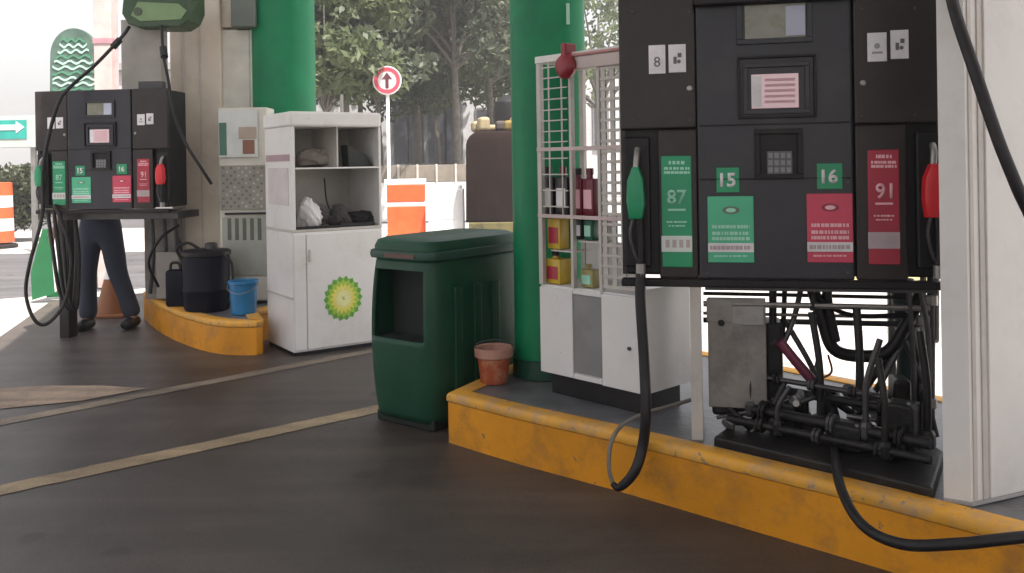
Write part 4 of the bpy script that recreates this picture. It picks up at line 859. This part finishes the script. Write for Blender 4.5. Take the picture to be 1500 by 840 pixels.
t = thing('bucket', 'bright blue plastic bucket beside the black drum on the left island', 'bucket', tuple(c))
MB().lathe(c, [(0.09, 0), (0.095, 0.005), (0.112, 0.25), (0.104, 0.25), (0.09, 0.02)], 24).link('body', BLUE, t, True)
MB().lathe(c, [(0.112, 0.235), (0.12, 0.24), (0.12, 0.258), (0.112, 0.262), (0.106, 0.235)], 24).link('rim', BLUE, t, True)
MB().tube([c+Vector((-0.118, 0, 0.24)), c+Vector((-0.1, -0.08, 0.2)), c+Vector((0, -0.13, 0.17)), c+Vector((0.1, -0.08, 0.2)), c+Vector((0.118, 0, 0.24))], 0.003, 6).link('handle', GREYM, t)
# low junk on island nose
c = Vector((-3.0, 7.9, 0.25))
t = thing('toolbox', 'grimy brown open crate of rags on the tip of the left island', 'crate', tuple(c))
MB().wbox(-3.12, -2.78, 7.82, 8.02, 0.25, 0.27, 0.004).link('base', TAN, t)
for y0 in (7.82, 8.0): MB().wbox(-3.12, -2.78, y0, y0+0.02, 0.272, 0.36, 0.004).link('side', TAN, t)
for x0 in (-3.12, -2.80): MB().wbox(x0, x0+0.02, 7.842, 7.998, 0.272, 0.36, 0.004).link('end', TAN, t)

# cones, barrels
def cone(c, h, r, m, label, cat='traffic cone', grp=None, collar=True):
    t = thing('traffic_cone', label, cat, tuple(c), grp)
    MB().wbox(c.x-r*1.25, c.x+r*1.25, c.y-r*1.25, c.y+r*1.25, c.z, c.z+0.03, 0.008).link('base', m, t)
    MB().lathe(c, [(r, 0.03), (r*0.72, h*0.4), (r*0.5, h*0.66), (r*0.2, h)], 20).link('body', m, t, True)
    if collar: MB().lathe(c, [(r*0.50, h*0.68), (r*0.335, h*0.86)], 20).link('collar', WPL, t, True)
cone(gnd(165, 462), 0.52, 0.15, ORB, 'dull orange traffic cone standing behind the man\'s legs')
def barrel(c, h, r, label, grp):
    t = thing('traffic_barrel', label, 'traffic barrel', tuple(c), grp)
    MB().lathe(c, [(r*1.2, 0), (r*1.2, 0.05), (r*1.02, 0.07)], 24).link('base', BLACK, t, True)
    zz = [0.07, 0.26, 0.45, 0.62, 0.8, 1.0]
    for i in range(5):
        a_, b_ = zz[i]*h+(0.02 if i == 0 else 0), zz[i+1]*h
        MB().lathe(c, [(r*(1.0-0.12*zz[i]), a_), (r*(1.0-0.12*zz[i+1]), b_-0.004), (r*0.95*(1.0-0.12*zz[i+1]), b_)], 24).link('band', ORANGE if i % 2 == 0 else WPL, t, True)
barrel(gnd(-2, 363), 1.2, 0.27, 'orange and white traffic barrel at the far left edge by the hedge', 'roadside traffic devices')
# striped barrier
FBar = Frame(at(563, 300, 16.3).x, 16.3, 1, 0.06)
BWd = FBar.pix(624, 300)[0]
t = thing('traffic_barrier', 'orange and white striped plastic road barrier behind the green bin', 'barrier', tuple(FBar.p(BWd/2, 0.2, 0)), 'roadside traffic devices')
zz = [FBar.pix(590, y)[1] for y in (352, 346, 303, 296, 271, 263)]
MB().box(FBar, -0.03, BWd+0.03, -0.1, 0.45, 0, zz[0]+0.02, 0.02).link('base', WPL, t)
for k, (i, m) in enumerate(((0, WPL), (1, ORANGE), (2, WPL), (3, ORANGE), (4, WPL))):
    MB().box(FBar, 0.0 if m is WPL else 0.05, BWd-(0.0 if m is WPL else 0.02), 0.0-(0.01 if m is ORANGE else 0), 0.35, zz[i]+0.022*(i == 0), zz[i+1], 0.01).link('stripe_block', m, t)
FB2 = Frame(at(627, 300, 16.0).x, 16.0, 1, 0.03)
B2 = FB2.pix(680, 300)[0]; zt = FB2.pix(650, 272)[1]
t = thing('traffic_barrier', 'plain white plastic road barrier next to the brown covered cart', 'barrier', tuple(FB2.p(B2/2, 0.2, 0)), 'roadside traffic devices')
MB().box(FB2, -0.02, B2+0.02, -0.12, 0.45, 0, 0.18, 0.02).link('base', WPL, t)
MB().box(FB2, 0, B2, 0, 0.33, 0.18, zt-0.06, 0.03).link('body', WPL, t)
MB().box(FB2, 0.04, B2-0.04, 0.06, 0.27, zt-0.062, zt, 0.02).link('cap', WPL, t)
MB().box(FB2, 0.06, B2-0.06, -0.008, 0.002, 0.42, 0.52, 0.004).link('groove', WPL, t)

# floor sign (left), coil
t = thing('floor_sign', 'narrow green and white folding floor sign inside the left hose loop', 'floor sign', tuple(gnd(70, 440)))
Y = gnd(70, 442).y
P = lambda x, y: at(x, y, Y)
FS = Frame(0, Y, 1, 0)
g4 = [P(62, 336), P(72, 336), P(80, 430), P(47, 440), P(45, 400)]
MB().plate(FS, [(p_.x, p_.z) for p_ in g4], 0, 0.02).link('front_board', mat('sign_green', (0.008, 0.12, 0.04), 0.45), t)
g4 = [P(72.5, 336), P(78, 345), P(86, 372), P(82, 428), P(80.5, 428)]
MB().plate(FS, [(p_.x, p_.z) for p_ in g4], 0.0, 0.018).link('side_board', WPL, t)
MB().plate(FS, [(P(x, y).x, P(x, y).z) for x, y in ((62, 338), (72, 338), (80, 440), (50, 441))], 0.25, 0.265).link('rear_board', mat('sign_green', (0.008, 0.12, 0.04), 0.45), t)
MB().wbox(P(62, 338).x, P(72, 338).x, Y+0.021, Y+0.249, P(62, 343).z, P(62, 338).z).link('hinge', WPL, t)

# ================================================================== PERSON
def skin(name, pts, edges, m, parent, sub=2, root=0, smooth=True):
    me = bpy.data.meshes.new(name); base = Vector((0, 0, 0)); q = parent
    while q is not None: base += q.location; q = q.parent
    me.from_pydata([tuple(Vector(p_[0])-base) for p_ in pts], edges, [])
    o = bpy.data.objects.new(name, me); COL.objects.link(o); o.parent = parent
    s = o.modifiers.new('skin', 'SKIN'); s.use_smooth_shade = True; s.branch_smoothing = 0.3
    for i, p_ in enumerate(pts):
        r = p_[1]; me.skin_vertices[0].data[i].radius = r if isinstance(r, tuple) else (r, r)
        me.skin_vertices[0].data[i].use_root = (i == root)
    sd = o.modifiers.new('sub', 'SUBSURF'); sd.levels = sub; sd.render_levels = sub
    me.materials.append(m); return o
PY = 7.86
fl = gnd(131, 482); fr_ = gnd(192, 470)
hip = at(147, 322, PY); hx, hz = hip.x, 0.96
man = thing('person', 'man in dark blue jeans standing behind the left fuel pump, legs apart', 'person', (hx, PY, 0))
def PP(x, y, z): return (x, y, z)
lh = (hx-0.10, PY, 0.88); rh = (hx+0.10, PY, 0.88)
lk = (hx-0.10, PY-0.06, 0.50); rk = (hx+0.15, PY-0.02, 0.50)
la = (hx-0.11, PY-0.02, 0.10); ra = (hx+0.26, PY+0.05, 0.10)
sh_z = 1.42
body = [((hx, PY, 0.96), (0.09, 0.07)), ((hx, PY, 1.15), (0.10, 0.07)), ((hx, PY-0.01, 1.34), (0.12, 0.08)), ((hx, PY-0.02, 1.46), (0.09, 0.08)), ((hx, PY-0.04, 1.54), 0.055), ((hx, PY-0.06, 1.60), 0.075), ((hx, PY-0.06, 1.70), 0.085),
        (lh, 0.085), (lk, 0.058), (la, 0.04), (rh, 0.085), (rk, 0.058), (ra, 0.04),
        ((hx-0.20, PY, sh_z), 0.055), ((hx-0.27, PY-0.02, 1.15), 0.042), ((hx-0.30, PY-0.16, 0.93), 0.03), ((hx-0.31, PY-0.20, 0.87), (0.035, 0.018)),
        ((hx+0.20, PY, sh_z), 0.055), ((hx+0.27, PY-0.02, 1.15), 0.042), ((hx+0.24, PY-0.22, 1.05), 0.03), ((hx+0.22, PY-0.28, 1.06), (0.035, 0.018)),
        ((la[0], la[1]-0.12, 0.035), 0.035), ((ra[0]+0.02, ra[1]-0.12, 0.035), 0.035)]
ed = [(0, 1), (1, 2), (2, 3), (3, 4), (4, 5), (5, 6), (0, 7), (7, 8), (8, 9), (0, 10), (10, 11), (11, 12), (2, 13), (13, 14), (14, 15), (15, 16), (2, 17), (17, 18), (18, 19), (19, 20), (9, 21), (12, 22)]
# fingers rooted in the palms
for palm, dirv in ((16, Vector((0, -0.35, -0.93))), (20, Vector((-0.2, -0.97, -0.1)))):
    pc = Vector(body[palm][0]); sidev = Vector((1, 0, 0)) if palm == 16 else Vector((0.9, -0.2, 0.2))
    for k, ln in enumerate((0.065, 0.078, 0.072, 0.055)):
        b0 = pc+sidev*(-0.027+0.018*k)+dirv*0.03; n0 = len(body)
        body += [(tuple(b0), 0.009), (tuple(b0+dirv*ln*0.55), 0.008), (tuple(b0+dirv*ln+Vector((0, 0.012, -0.01))), 0.006)]
        ed += [(palm, n0), (n0, n0+1), (n0+1, n0+2)]
    n0 = len(body); b0 = pc-sidev*0.034
    body += [(tuple(b0), 0.011), (tuple(b0-sidev*0.012+dirv*0.035), 0.009)]; ed += [(palm, n0), (n0, n0+1)]
skin('body', body, ed, SKIN, man)
jp = [((hx, PY, 1.12), (0.17, 0.13)), ((hx, PY, 0.86), (0.165, 0.135)), ((lh[0], lh[1], 0.78), 0.115), (lk, 0.088), ((lk[0], lk[1]+0.02, 0.3), 0.078), ((la[0], la[1], 0.075), 0.085), ((rh[0], rh[1], 0.78), 0.115), (rk, 0.088), ((0.5*(rk[0]+ra[0]), PY+0.02, 0.3), 0.078), ((ra[0], ra[1], 0.075), 0.085)]
skin('jeans', jp, [(0, 1), (1, 2), (2, 3), (3, 4), (4, 5), (1, 6), (6, 7), (7, 8), (8, 9)], JEANS, man)
sp = [((hx, PY, 0.96), (0.20, 0.155)), ((hx, PY, 1.15), (0.175, 0.135)), ((hx, PY-0.01, 1.34), (0.185, 0.13)), ((hx, PY-0.02, 1.47), (0.09, 0.085)), ((hx-0.20, PY, sh_z), 0.075), ((hx-0.26, PY-0.01, 1.2), 0.065), ((hx+0.20, PY, sh_z), 0.075), ((hx+0.26, PY-0.01, 1.2), 0.065)]
skin('shirt', sp, [(0, 1), (1, 2), (2, 3), (2, 4), (4, 5), (2, 6), (6, 7)], SHIRT, man)
for a_, nm in ((la, 'shoe'), (ra, 'shoe')):
    skin('shoe', [((a_[0], a_[1]+0.06, 0.05), (0.06, 0.055)), ((a_[0], a_[1]-0.06, 0.05), (0.062, 0.055)), ((a_[0], a_[1]-0.19, 0.04), (0.055, 0.042))], [(0, 1), (1, 2)], BLACK, man)
skin('hair', [((hx, PY-0.02, 1.70), (0.09, 0.085)), ((hx, PY-0.04, 1.745), (0.08, 0.07)), ((hx, PY+0.02, 1.64), 0.07)], [(0, 1), (0, 2)], HAIR, man)
for s in (-1, 1):
    MB().lathe((hx+s*0.03, PY-0.137, 1.655), [(0.003, -0.006), (0.011, 0), (0.003, 0.006)], 10).link('eye', WPL, man, True)
MB().lathe((hx, PY-0.14, 1.625), [(0.016, -0.015), (0.012, 0), (0.006, 0.03)], 10).link('nose', SKIN, man, True)
MB().wbox(hx-0.024, hx+0.024, PY-0.142, PY-0.13, 1.585, 1.594, 0.003).link('mouth', DRED, man)

# ================================================================== LEFT BACKGROUND
v = at(150, 60, 10.5)
t = thing('pale_post', 'slender pinkish white post rising behind the left fuel pump', 'post', (v.x, 10.5, 0))
x0, x1 = at(137, 60, 10.5).x, at(163, 60, 10.5).x
MB().wbox(x0, x1, 10.5, 10.7, 0, 4.4, 0.01).link('shaft', PRED, t)
z = at(150, 62, 10.5).z; MB().wbox(x0-0.01, x1+0.01, 10.49, 10.71, z-0.02, z+0.05, 0.004).link('bracket', mat('rose_bracket', (0.4, 0.22, 0.25), 0.5), t)
# oval striped sign
Y = 11.6; FO = Frame(0, Y, 1, 0)
t = thing('oval_sign', 'rounded mint green sign with pale wavy stripes beyond the left pump', 'sign', (at(108, 140, Y).x, Y, 0))
c = at(108, 95, Y); rx = at(140, 95, Y).x-c.x+0.02; 
pl = []
for i in range(33):
    a_ = math.pi*i/32; pl.append((c.x+rx*math.cos(a_), at(108, 82, Y).z+0.36*math.sin(a_)))
pl += [(c.x-rx*1.06, at(108, 145, Y).z), (c.x+rx*1.06, at(108, 145, Y).z)]
MB().plate(FO, pl, 0, 0.08, 0.01).link('board', mat('sign_mint_grey', (0.07, 0.12, 0.095), 0.5, var=0.3, scale=5), t)
for k in range(11):
    zz_ = at(108, 58+k*8, Y).z; hw = rx*min(0.9, 0.5+0.08*k)
    wav = [(c.x-hw+2*hw*i/14, zz_+0.022*math.sin(i*1.3+k*1.7)) for i in range(15)]
    MB().plate(FO, wav+[(x_, z_-0.028) for x_, z_ in wav[::-1]], -0.01, 0.0).link('wavy_stripe', mat('stripe_pale_mint', (0.34, 0.50, 0.43), 0.5) if k % 3 else mat('stripe_green', (0.06, 0.2, 0.12), 0.5), t)
MB().wbox(c.x-0.06, c.x+0.06, Y+0.01, Y+0.07, 0, at(108, 145, Y).z).link('post', GREYM, t)
# teal arrow sign
Y = 15.2; FSn = Frame(0, Y, 1, 0)
t = thing('arrow_sign', 'teal and white arrow sign board at the far left edge', 'sign', (at(10, 200, Y).x, Y, 0))
a_, b_ = at(-60, 218, Y), at(53, 170, Y)
MB().box(FSn, a_.x, b_.x, 0, 0.06, a_.z, b_.z, 0.01).link('board', mat('board_pale', (0.42, 0.46, 0.43), 0.5), t)
a2_, b2_ = at(-55, 205, Y), at(39, 176, Y)
MB().box(FSn, a2_.x, b2_.x, -0.01, 0.0, a2_.z, b2_.z).link('band', TEAL, t)
ax, az = at(20, 188, Y).x, at(20, 187, Y).z
MB().plate(FSn, [(ax-0.5, az+0.045), (ax+0.05, az+0.045), (ax+0.05, az+0.1), (ax+0.19, az), (ax+0.05, az-0.1), (ax+0.05, az-0.045), (ax-0.5, az-0.045)], -0.018, -0.009).link('arrow', WPL, t)
MB().box(FSn, ax-0.9, ax-0.55, -0.018, -0.009, az-0.05, az+0.06).link('lettering', WPL, t)
for x_ in (a_.x+0.1, b_.x-0.1): MB().wbox(x_-0.04, x_+0.04, Y+0.06, Y+0.12, 0, b_.z-0.02).link('post', GREYM, t)

# ================================================================== FOLIAGE
def leaf_mat(name, c1, c2, tr=0.35):
    m = bpy.data.materials.new(name); m.use_nodes = True; n = m.node_tree; L = n.links.new; N = n.nodes.new
    b = n.nodes['Principled BSDF']; b.inputs['Roughness'].default_value = 0.55
    at_ = N('ShaderNodeAttribute'); at_.attribute_name = 'shade'
    mx = N('ShaderNodeMix'); mx.data_type = 'RGBA'; mx.inputs['A'].default_value = (*c1, 1); mx.inputs['B'].default_value = (*c2, 1)
    L(at_.outputs['Fac'], mx.inputs['Factor']); L(mx.outputs['Result'], b.inputs['Base Color'])
    t_ = N('ShaderNodeBsdfTranslucent'); L(mx.outputs['Result'], t_.inputs['Color'])
    ms = N('ShaderNodeMixShader'); ms.inputs[0].default_value = tr; L(b.outputs[0], ms.inputs[1]); L(t_.outputs[0], ms.inputs[2])
    L(ms.outputs[0], n.nodes['Material Output'].inputs['Surface']); return m
LM = [leaf_mat('leaf_dusty', (0.065, 0.09, 0.045), (0.15, 0.18, 0.085), 0.5), leaf_mat('leaf_grey', (0.06, 0.08, 0.055), (0.14, 0.16, 0.10), 0.5), leaf_mat('leaf_bright', (0.10, 0.13, 0.03), (0.30, 0.31, 0.06), 0.5), leaf_mat('hedge_leaf', (0.018, 0.032, 0.014), (0.07, 0.075, 0.03))]
def leaves(name, centres, n, size, m, parent, base, kind=None):
    cs = np.array([c[:3] for c in centres]); rs = np.array([c[3:] for c in centres])
    vol = rs.prod(1); idx = rng.choice(len(cs), n, p=vol/vol.sum())
    d = rng.normal(size=(n, 3)); d /= np.linalg.norm(d, axis=1)[:, None]; rad = rng.uniform(0.35, 1.05, n)**0.6
    p_ = cs[idx]+d*rad[:, None]*rs[idx]
    a_ = rng.normal(size=(n, 3)); a_ /= np.linalg.norm(a_, axis=1)[:, None]
    b_ = np.cross(a_, rng.normal(size=(n, 3))); b_ /= np.linalg.norm(b_, axis=1)[:, None]
    s = size*rng.uniform(0.6, 1.4, n)[:, None]
    V = np.stack([p_-a_*s, p_+b_*s*0.45, p_+a_*s, p_-b_*s*0.45], 1).reshape(-1, 3)-np.array(base)
    me = bpy.data.meshes.new(name); me.vertices.add(4*n); me.vertices.foreach_set('co', V.ravel()); me.loops.add(4*n); me.loops.foreach_set('vertex_index', np.arange(4*n)); me.polygons.add(n); me.polygons.foreach_set('loop_start', np.arange(n)*4); me.polygons.foreach_set('loop_total', np.full(n, 4)); me.update()
    at_ = me.attributes.new('shade', 'FLOAT', 'FACE'); cv = rng.uniform(0, 1, len(cs)); at_.data.foreach_set('value', np.clip(cv[idx]*0.6+rng.uniform(0, 0.5, n), 0, 1))
    me.materials.append(m); o = bpy.data.objects.new(name, me); COL.objects.link(o)
    if parent: o.parent = parent
    if kind: o['kind'] = kind
    return o
def tree(x, y, h, cr, m, label, n=5000, lean=0.0, tr=0.14, low=0.42, sz=0.13):
    t = thing('street_tree', label, 'tree', (x, y, 0), 'trees along the street')
    fork = h*low; tr *= 0.68
    tt = Vector((x+lean*fork, y, fork))
    MB().tube([(x, y, -0.05), (x+lean*fork*0.4+0.04, y, fork*0.5), tt, (x+lean*h*0.8, y, h*0.8)], tr, 10, rs=[tr*1.25, tr, tr*0.8, tr*0.25]).link('trunk', LBARK, t, True)
    cs = []
    for k in range(14):
        a_ = 2*math.pi*k/14*2+random.uniform(-0.3, 0.3); rr = cr*random.uniform(0.35, 0.8); zc = h*random.uniform(low+0.02, 0.95)
        e = Vector((x+lean*zc+math.cos(a_)*rr, y+math.sin(a_)*rr, zc))
        MB().tube([tt+Vector((0, 0, random.uniform(-0.1, 0.5))), tt.lerp(e, 0.5)+Vector((0, 0, 0.25)), e], tr*0.3, 6, rs=[tr*0.45, tr*0.28, tr*0.1]).link('limb', LBARK, t, True)
        for q in range(3): cs.append((e.x+random.uniform(-.5, .5)*cr*0.5, e.y+random.uniform(-.5, .5)*cr*0.5, e.z+random.uniform(-.3, .4), cr*random.uniform(0.18, 0.34), cr*random.uniform(0.18, 0.34), cr*random.uniform(0.12, 0.22)))
    leaves('crown', cs, int(n*0.85), sz, m, t, (x, y, 0))
X = lambda px, Y: (px-750)/F*Y
tree(X(508, 22), 22, 7.5, 2.6, LM[1], 'slim dark trunked tree just right of the left green column', 7000, 0.0, 0.13, 0.45)
tree(X(525, 26), 26, 8.5, 3.0, LM[2], 'yellow green leafed tree rising behind the round road sign', 8000, 0.02, 0.12, 0.5)
tree(X(610, 29), 29, 9, 3.8, LM[0], 'broad dusty green tree over the far white building, behind the road sign', 11000, 0.0, 0.2, 0.48)
tree(X(668, 24), 24, 8, 2.9, LM[1], 'grey green tree with straight dark trunk above the white barrier', 9000, 0.0, 0.16, 0.5)
tree(X(722, 27), 27, 8.5, 3.2, LM[0], 'dusty tree above the brown covered cart beside the right green column', 9000, -0.02, 0.18, 0.45)
tree(X(440, 33), 33, 9, 3.6, LM[0], 'tree standing mostly hidden behind the left green column', 6000, 0.0, 0.2, 0.45)
tree(X(880, 30), 30, 8, 3.2, LM[0], 'tree seen through the gap between the right green column and the near pump', 5000, 0.0, 0.2, 0.4)
tree(X(478, 19.6), 19.6, 6.2, 1.9, LM[0], 'small leafy tree at the edge of the left green column', 5000, 0.0, 0.07, 0.42)
tree(X(556, 24.5), 24.5, 7.0, 2.5, LM[1], 'low grey green tree directly behind the round road sign', 7000, 0.0, 0.10, 0.42)
tree(X(640, 32), 32, 8.5, 3.6, LM[0], 'tall dusty tree touching the far white building', 9000, 0.0, 0.15, 0.4)
# hedge left
hb = thing('hedge', 'dark green clipped hedge behind the orange barrel at far left', 'hedge', (X(0, 18), 18, 0))
cs = [(X(-160+i*14, 18), 18+random.uniform(-.3, .3), random.uniform(0.3, 1.35), 0.38, 0.4, 0.38) for i in range(17) for _ in range(3)]
leaves('foliage', cs, 14000, 0.06, LM[3], hb, (X(0, 18), 18, 0))
# ================================================================== CENTRE BACKGROUND
bl = thing('far_building', 'long low white building with dark openings across the street', 'building', (-6, 36, 0))
MB().wbox(-16, 9, 36, 44, 0, 5.4).link('wall', FARW, bl)
MB().wbox(-16.2, 9.2, 35.8, 44.2, 5.42, 5.7).link('roof', mat('far_roof', (0.3, 0.29, 0.29), 0.7), bl)
for x0_, x1_, z0_, z1_ in ((578, 597, 1.0, 4.0), (601, 622, 0.3, 3.9), (628, 652, 1.0, 4.1), (655, 676, 1.2, 4.0), (700, 728, 1.0, 3.6), (484, 505, 1.2, 3.2), (512, 535, 1.2, 3.2), (538, 556, 1.2, 3.2), (872, 890, 2.0, 4.2), (420, 450, 1, 3)):
    fm = MB().wbox(X(x0_, 36)-0.08, X(x1_, 36)+0.08, 35.93, 35.998, z0_-0.08, z1_+0.08).link('window', GREYP, bl)
    MB().wbox(X(x0_, 36), X(x1_, 36), 35.90, 35.93, z0_, z1_).link('pane', FARD, fm)
# parked cars at the kerb across the street
def car(x, y, L, m, label, hgt=1.45):
    t = thing('parked_car', label, 'car', (x, y, 0), 'cars parked across the street')
    f = Frame(x-L/2, y, 1, 0); f.n = (0, 1)
    prof = [(0, 0.35), (0.02, 0.75), (0.15, 0.85), (L*0.24, 0.92), (L*0.34, hgt-0.04), (L*0.42, hgt), (L*0.72, hgt), (L*0.84, hgt-0.35), (L*0.97, 0.92), (L, 0.7), (L, 0.35)]
    MB().plate(f, prof, 0, 1.7, 0.05).link('body', m, t, True)
    MB().plate(f, [(L*0.29, 0.95), (L*0.37, hgt-0.08), (L*0.55, hgt-0.07), (L*0.55, 0.95)], -0.012, 0.0).link('window', FARD, t)
    MB().plate(f, [(L*0.57, 0.95), (L*0.57, hgt-0.07), (L*0.72, hgt-0.08), (L*0.80, 0.95)], -0.012, 0.0).link('window', FARD, t)
    for a_ in (0.18, 0.80):
        wh = MB().lathe((x-L/2+a_*L, y+0.1, 0.32), [(0.32, -0.11), (0.32, 0.11)], 24, axis=(0, -1, 0)).link('wheel', RUBBER, t, True)
        MB().lathe((x-L/2+a_*L, y+0.1, 0.32), [(0.19, 0.10), (0.19, 0.125), (0.05, 0.13)], 16, axis=(0, -1, 0)).link('rim', GREYM, wh, True)
    MB().wbox(x-L/2-0.01, x-L/2+0.06, y+0.15, y+0.45, 0.62, 0.76, 0.01).link('headlight', WPL, t)
    MB().wbox(x+L/2-0.05, x+L/2+0.012, y+0.15, y+0.4, 0.66, 0.82, 0.01).link('tail_light', REDD, t)
car(X(590, 30), 30, 4.2, mat('car_silver', (0.45, 0.45, 0.48), 0.25, metal=0.3), 'silver car parked across the street behind the round sign post')
car(X(715, 28.5), 28.5, 4.3, mat('car_dark', (0.04, 0.04, 0.045), 0.25), 'dark car parked beyond the brown covered cart')
# low wall
lw = thing('low_wall', 'low beige and white roadside wall behind the road sign post', 'wall', (-3, 22, 0))
MB().wbox(X(455, 22), X(686, 22), 22, 22.25, 0, 0.98, 0.01).link('base', WPL, lw)
MB().wbox(X(455, 22), X(686, 22), 21.99, 22.26, 0.985, 1.40, 0.01).link('upper_course', mat('wall_beige', (0.20, 0.17, 0.14), 0.7, dirt=(0.1, 0.09, 0.07), damt=0.7), lw)
for k in range(8): MB().wbox(X(470+k*28, 22), X(473+k*28, 22), 21.96, 22.0, 0.1, 1.42, 0.004).link('post', WHITE2, lw)
# kiosk
Y = 15.6
x0_, x1_ = X(681, Y), X(830, Y)
kk = thing('covered_cart', 'brown covered street cart with mottled tan top, left of the right green column', 'cart', (x0_+0.6, Y+0.5, 0))
zt_ = at(715, 192, Y).z; zb2 = at(715, 326, Y).z
MB().prism([(x0_+0.05, Y), (x1_-0.3, Y), (x1_-0.1, Y+0.3), (x1_-0.1, Y+1.1), (x0_+0.05, Y+1.1)], 0.0, zb2, 0.02).link('base', mat('cart_base', (0.12, 0.10, 0.035), 0.8, dirt=(0.015, 0.02, 0.01), damt=1.0, dscale=7), kk)
rr_ = 0.26
cp_ = [(x0_, zb2+0.002), (x1_-0.1, zb2+0.002), (x1_-0.12, zt_-rr_)]+[(x1_-0.12-rr_+rr_*math.cos(a_), zt_-rr_+rr_*math.sin(a_)) for a_ in (0.4, 0.8, 1.2, 1.57)]+[(x0_+rr_+0.02-rr_*math.sin(a_), zt_-rr_+rr_*math.cos(a_)) for a_ in (0, 0.4, 0.8, 1.2, 1.5)]
MB().plate(Frame(0, Y, 1, 0), cp_, 0.0, 1.1, 0.06).link('cover', BROWN, kk, True)
for k in range(4): MB().box(Frame(0, Y, 1, 0), x0_+0.22+k*0.34, x0_+0.235+k*0.34, -0.006, 0.003, zb2+0.05, zt_-0.2).link('fold', BROWN, kk)
for k in range(9):
    rq = random.Random(k); MB().box(Frame(x0_+0.12+k*0.14, Y+rq.uniform(0.1, 0.5), 1, rq.uniform(-.3, .3)), 0, 0.2, 0, 0.3, zt_+0.003, zt_+rq.uniform(0.12, 0.30), 0.055, 3).link('bundle', rq.choice((TAN, OCHRE, TAN, mat('bundle_dark', (0.05, 0.04, 0.035), 0.8))), kk)
MB().lathe((x0_+0.78, Y+0.8, zt_), [(0.26, 0), (0.30, 0.3), (0.26, 0.55), (0.1, 0.68)], 16).link('canister', BLACK, kk, True)

# road sign
Y = 19; c = at(567, 118, Y)
FR = Frame(0, Y, 1, 0)
t = thing('road_sign', 'round red and white arrow road sign on a pale post', 'road sign', (c.x, Y, 0))
MB().wbox(c.x-0.035, c.x+0.035, Y+0.03, Y+0.09, 0, c.z+0.28, 0.01).link('post', WPL, t)
MB().disc(FR, c.x, c.z, 0.31, 0.0, 0.02, 40).link('plate', mat('sign_white', (0.7, 0.66, 0.67), 0.4), t)
mb = MB(); n = 40
for i in range(n):
    a_, b_ = 2*math.pi*i/n, 2*math.pi*(i+1)/n
    mb.plate(FR, [(c.x+r*math.cos(q), c.z+r*math.sin(q)) for r, q in ((0.20, a_), (0.28, a_), (0.28, b_), (0.20, b_))], -0.008, 0.001)
mb.link('red_ring', mat('ring_red', (0.55, 0.06, 0.09), 0.4), t)
MB().plate(FR, [(c.x-0.035, c.z-0.17), (c.x+0.035, c.z-0.17), (c.x+0.035, c.z+0.03), (c.x+0.11, c.z+0.03), (c.x, c.z+0.17), (c.x-0.11, c.z+0.03), (c.x-0.035, c.z+0.03)], -0.009, 0.0).link('arrow', mat('arrow_dark', (0.10, 0.02, 0.03), 0.4), t)
# slender pale pole
t = thing('street_pole', 'thin pale grey pole just left of the road sign', 'pole', (X(502, 18.5), 18.5, 0))
MB().lathe((X(502, 18.5), 18.5, 0), [(0.045, 0), (0.035, 2.9)], 12).link('shaft', GREYM, t, True)
MB().lathe((X(502, 18.5), 18.5, 0), [(0.09, 0), (0.09, 0.06), (0.05, 0.08)], 12).link('foot', GREYM, t, True)
# yellow kerb beyond the near pump
o = MB().box(Frame(2.0, 10.2, 1, -0.08), 0, 4.5, 0, 0.3, 0, 0.14, 0.02).link('kerb', mat('far_kerb_cream', (0.55, 0.48, 0.25), 0.6, dirt=(0.3, 0.28, 0.2), damt=0.5), kind='structure')

# ================================================================== HAZE
hz = MB().wbox(-200, 200, -70, 300, -1.1, 12.0).link('haze', bpy.data.materials.new('haze_air'), kind='stuff')
hm_ = hz.data.materials[0]; hm_.use_nodes = True; hn = hm_.node_tree; hn.nodes.clear()
ho = hn.nodes.new('ShaderNodeOutputMaterial'); hv = hn.nodes.new('ShaderNodeVolumePrincipled'); hn.links.new(hv.outputs[0], ho.inputs['Volume'])
hv.inputs['Density'].default_value = 0.0035; hv.inputs['Color'].default_value = (0.95, 0.95, 0.96, 1); hv.inputs['Anisotropy'].default_value = 0.2
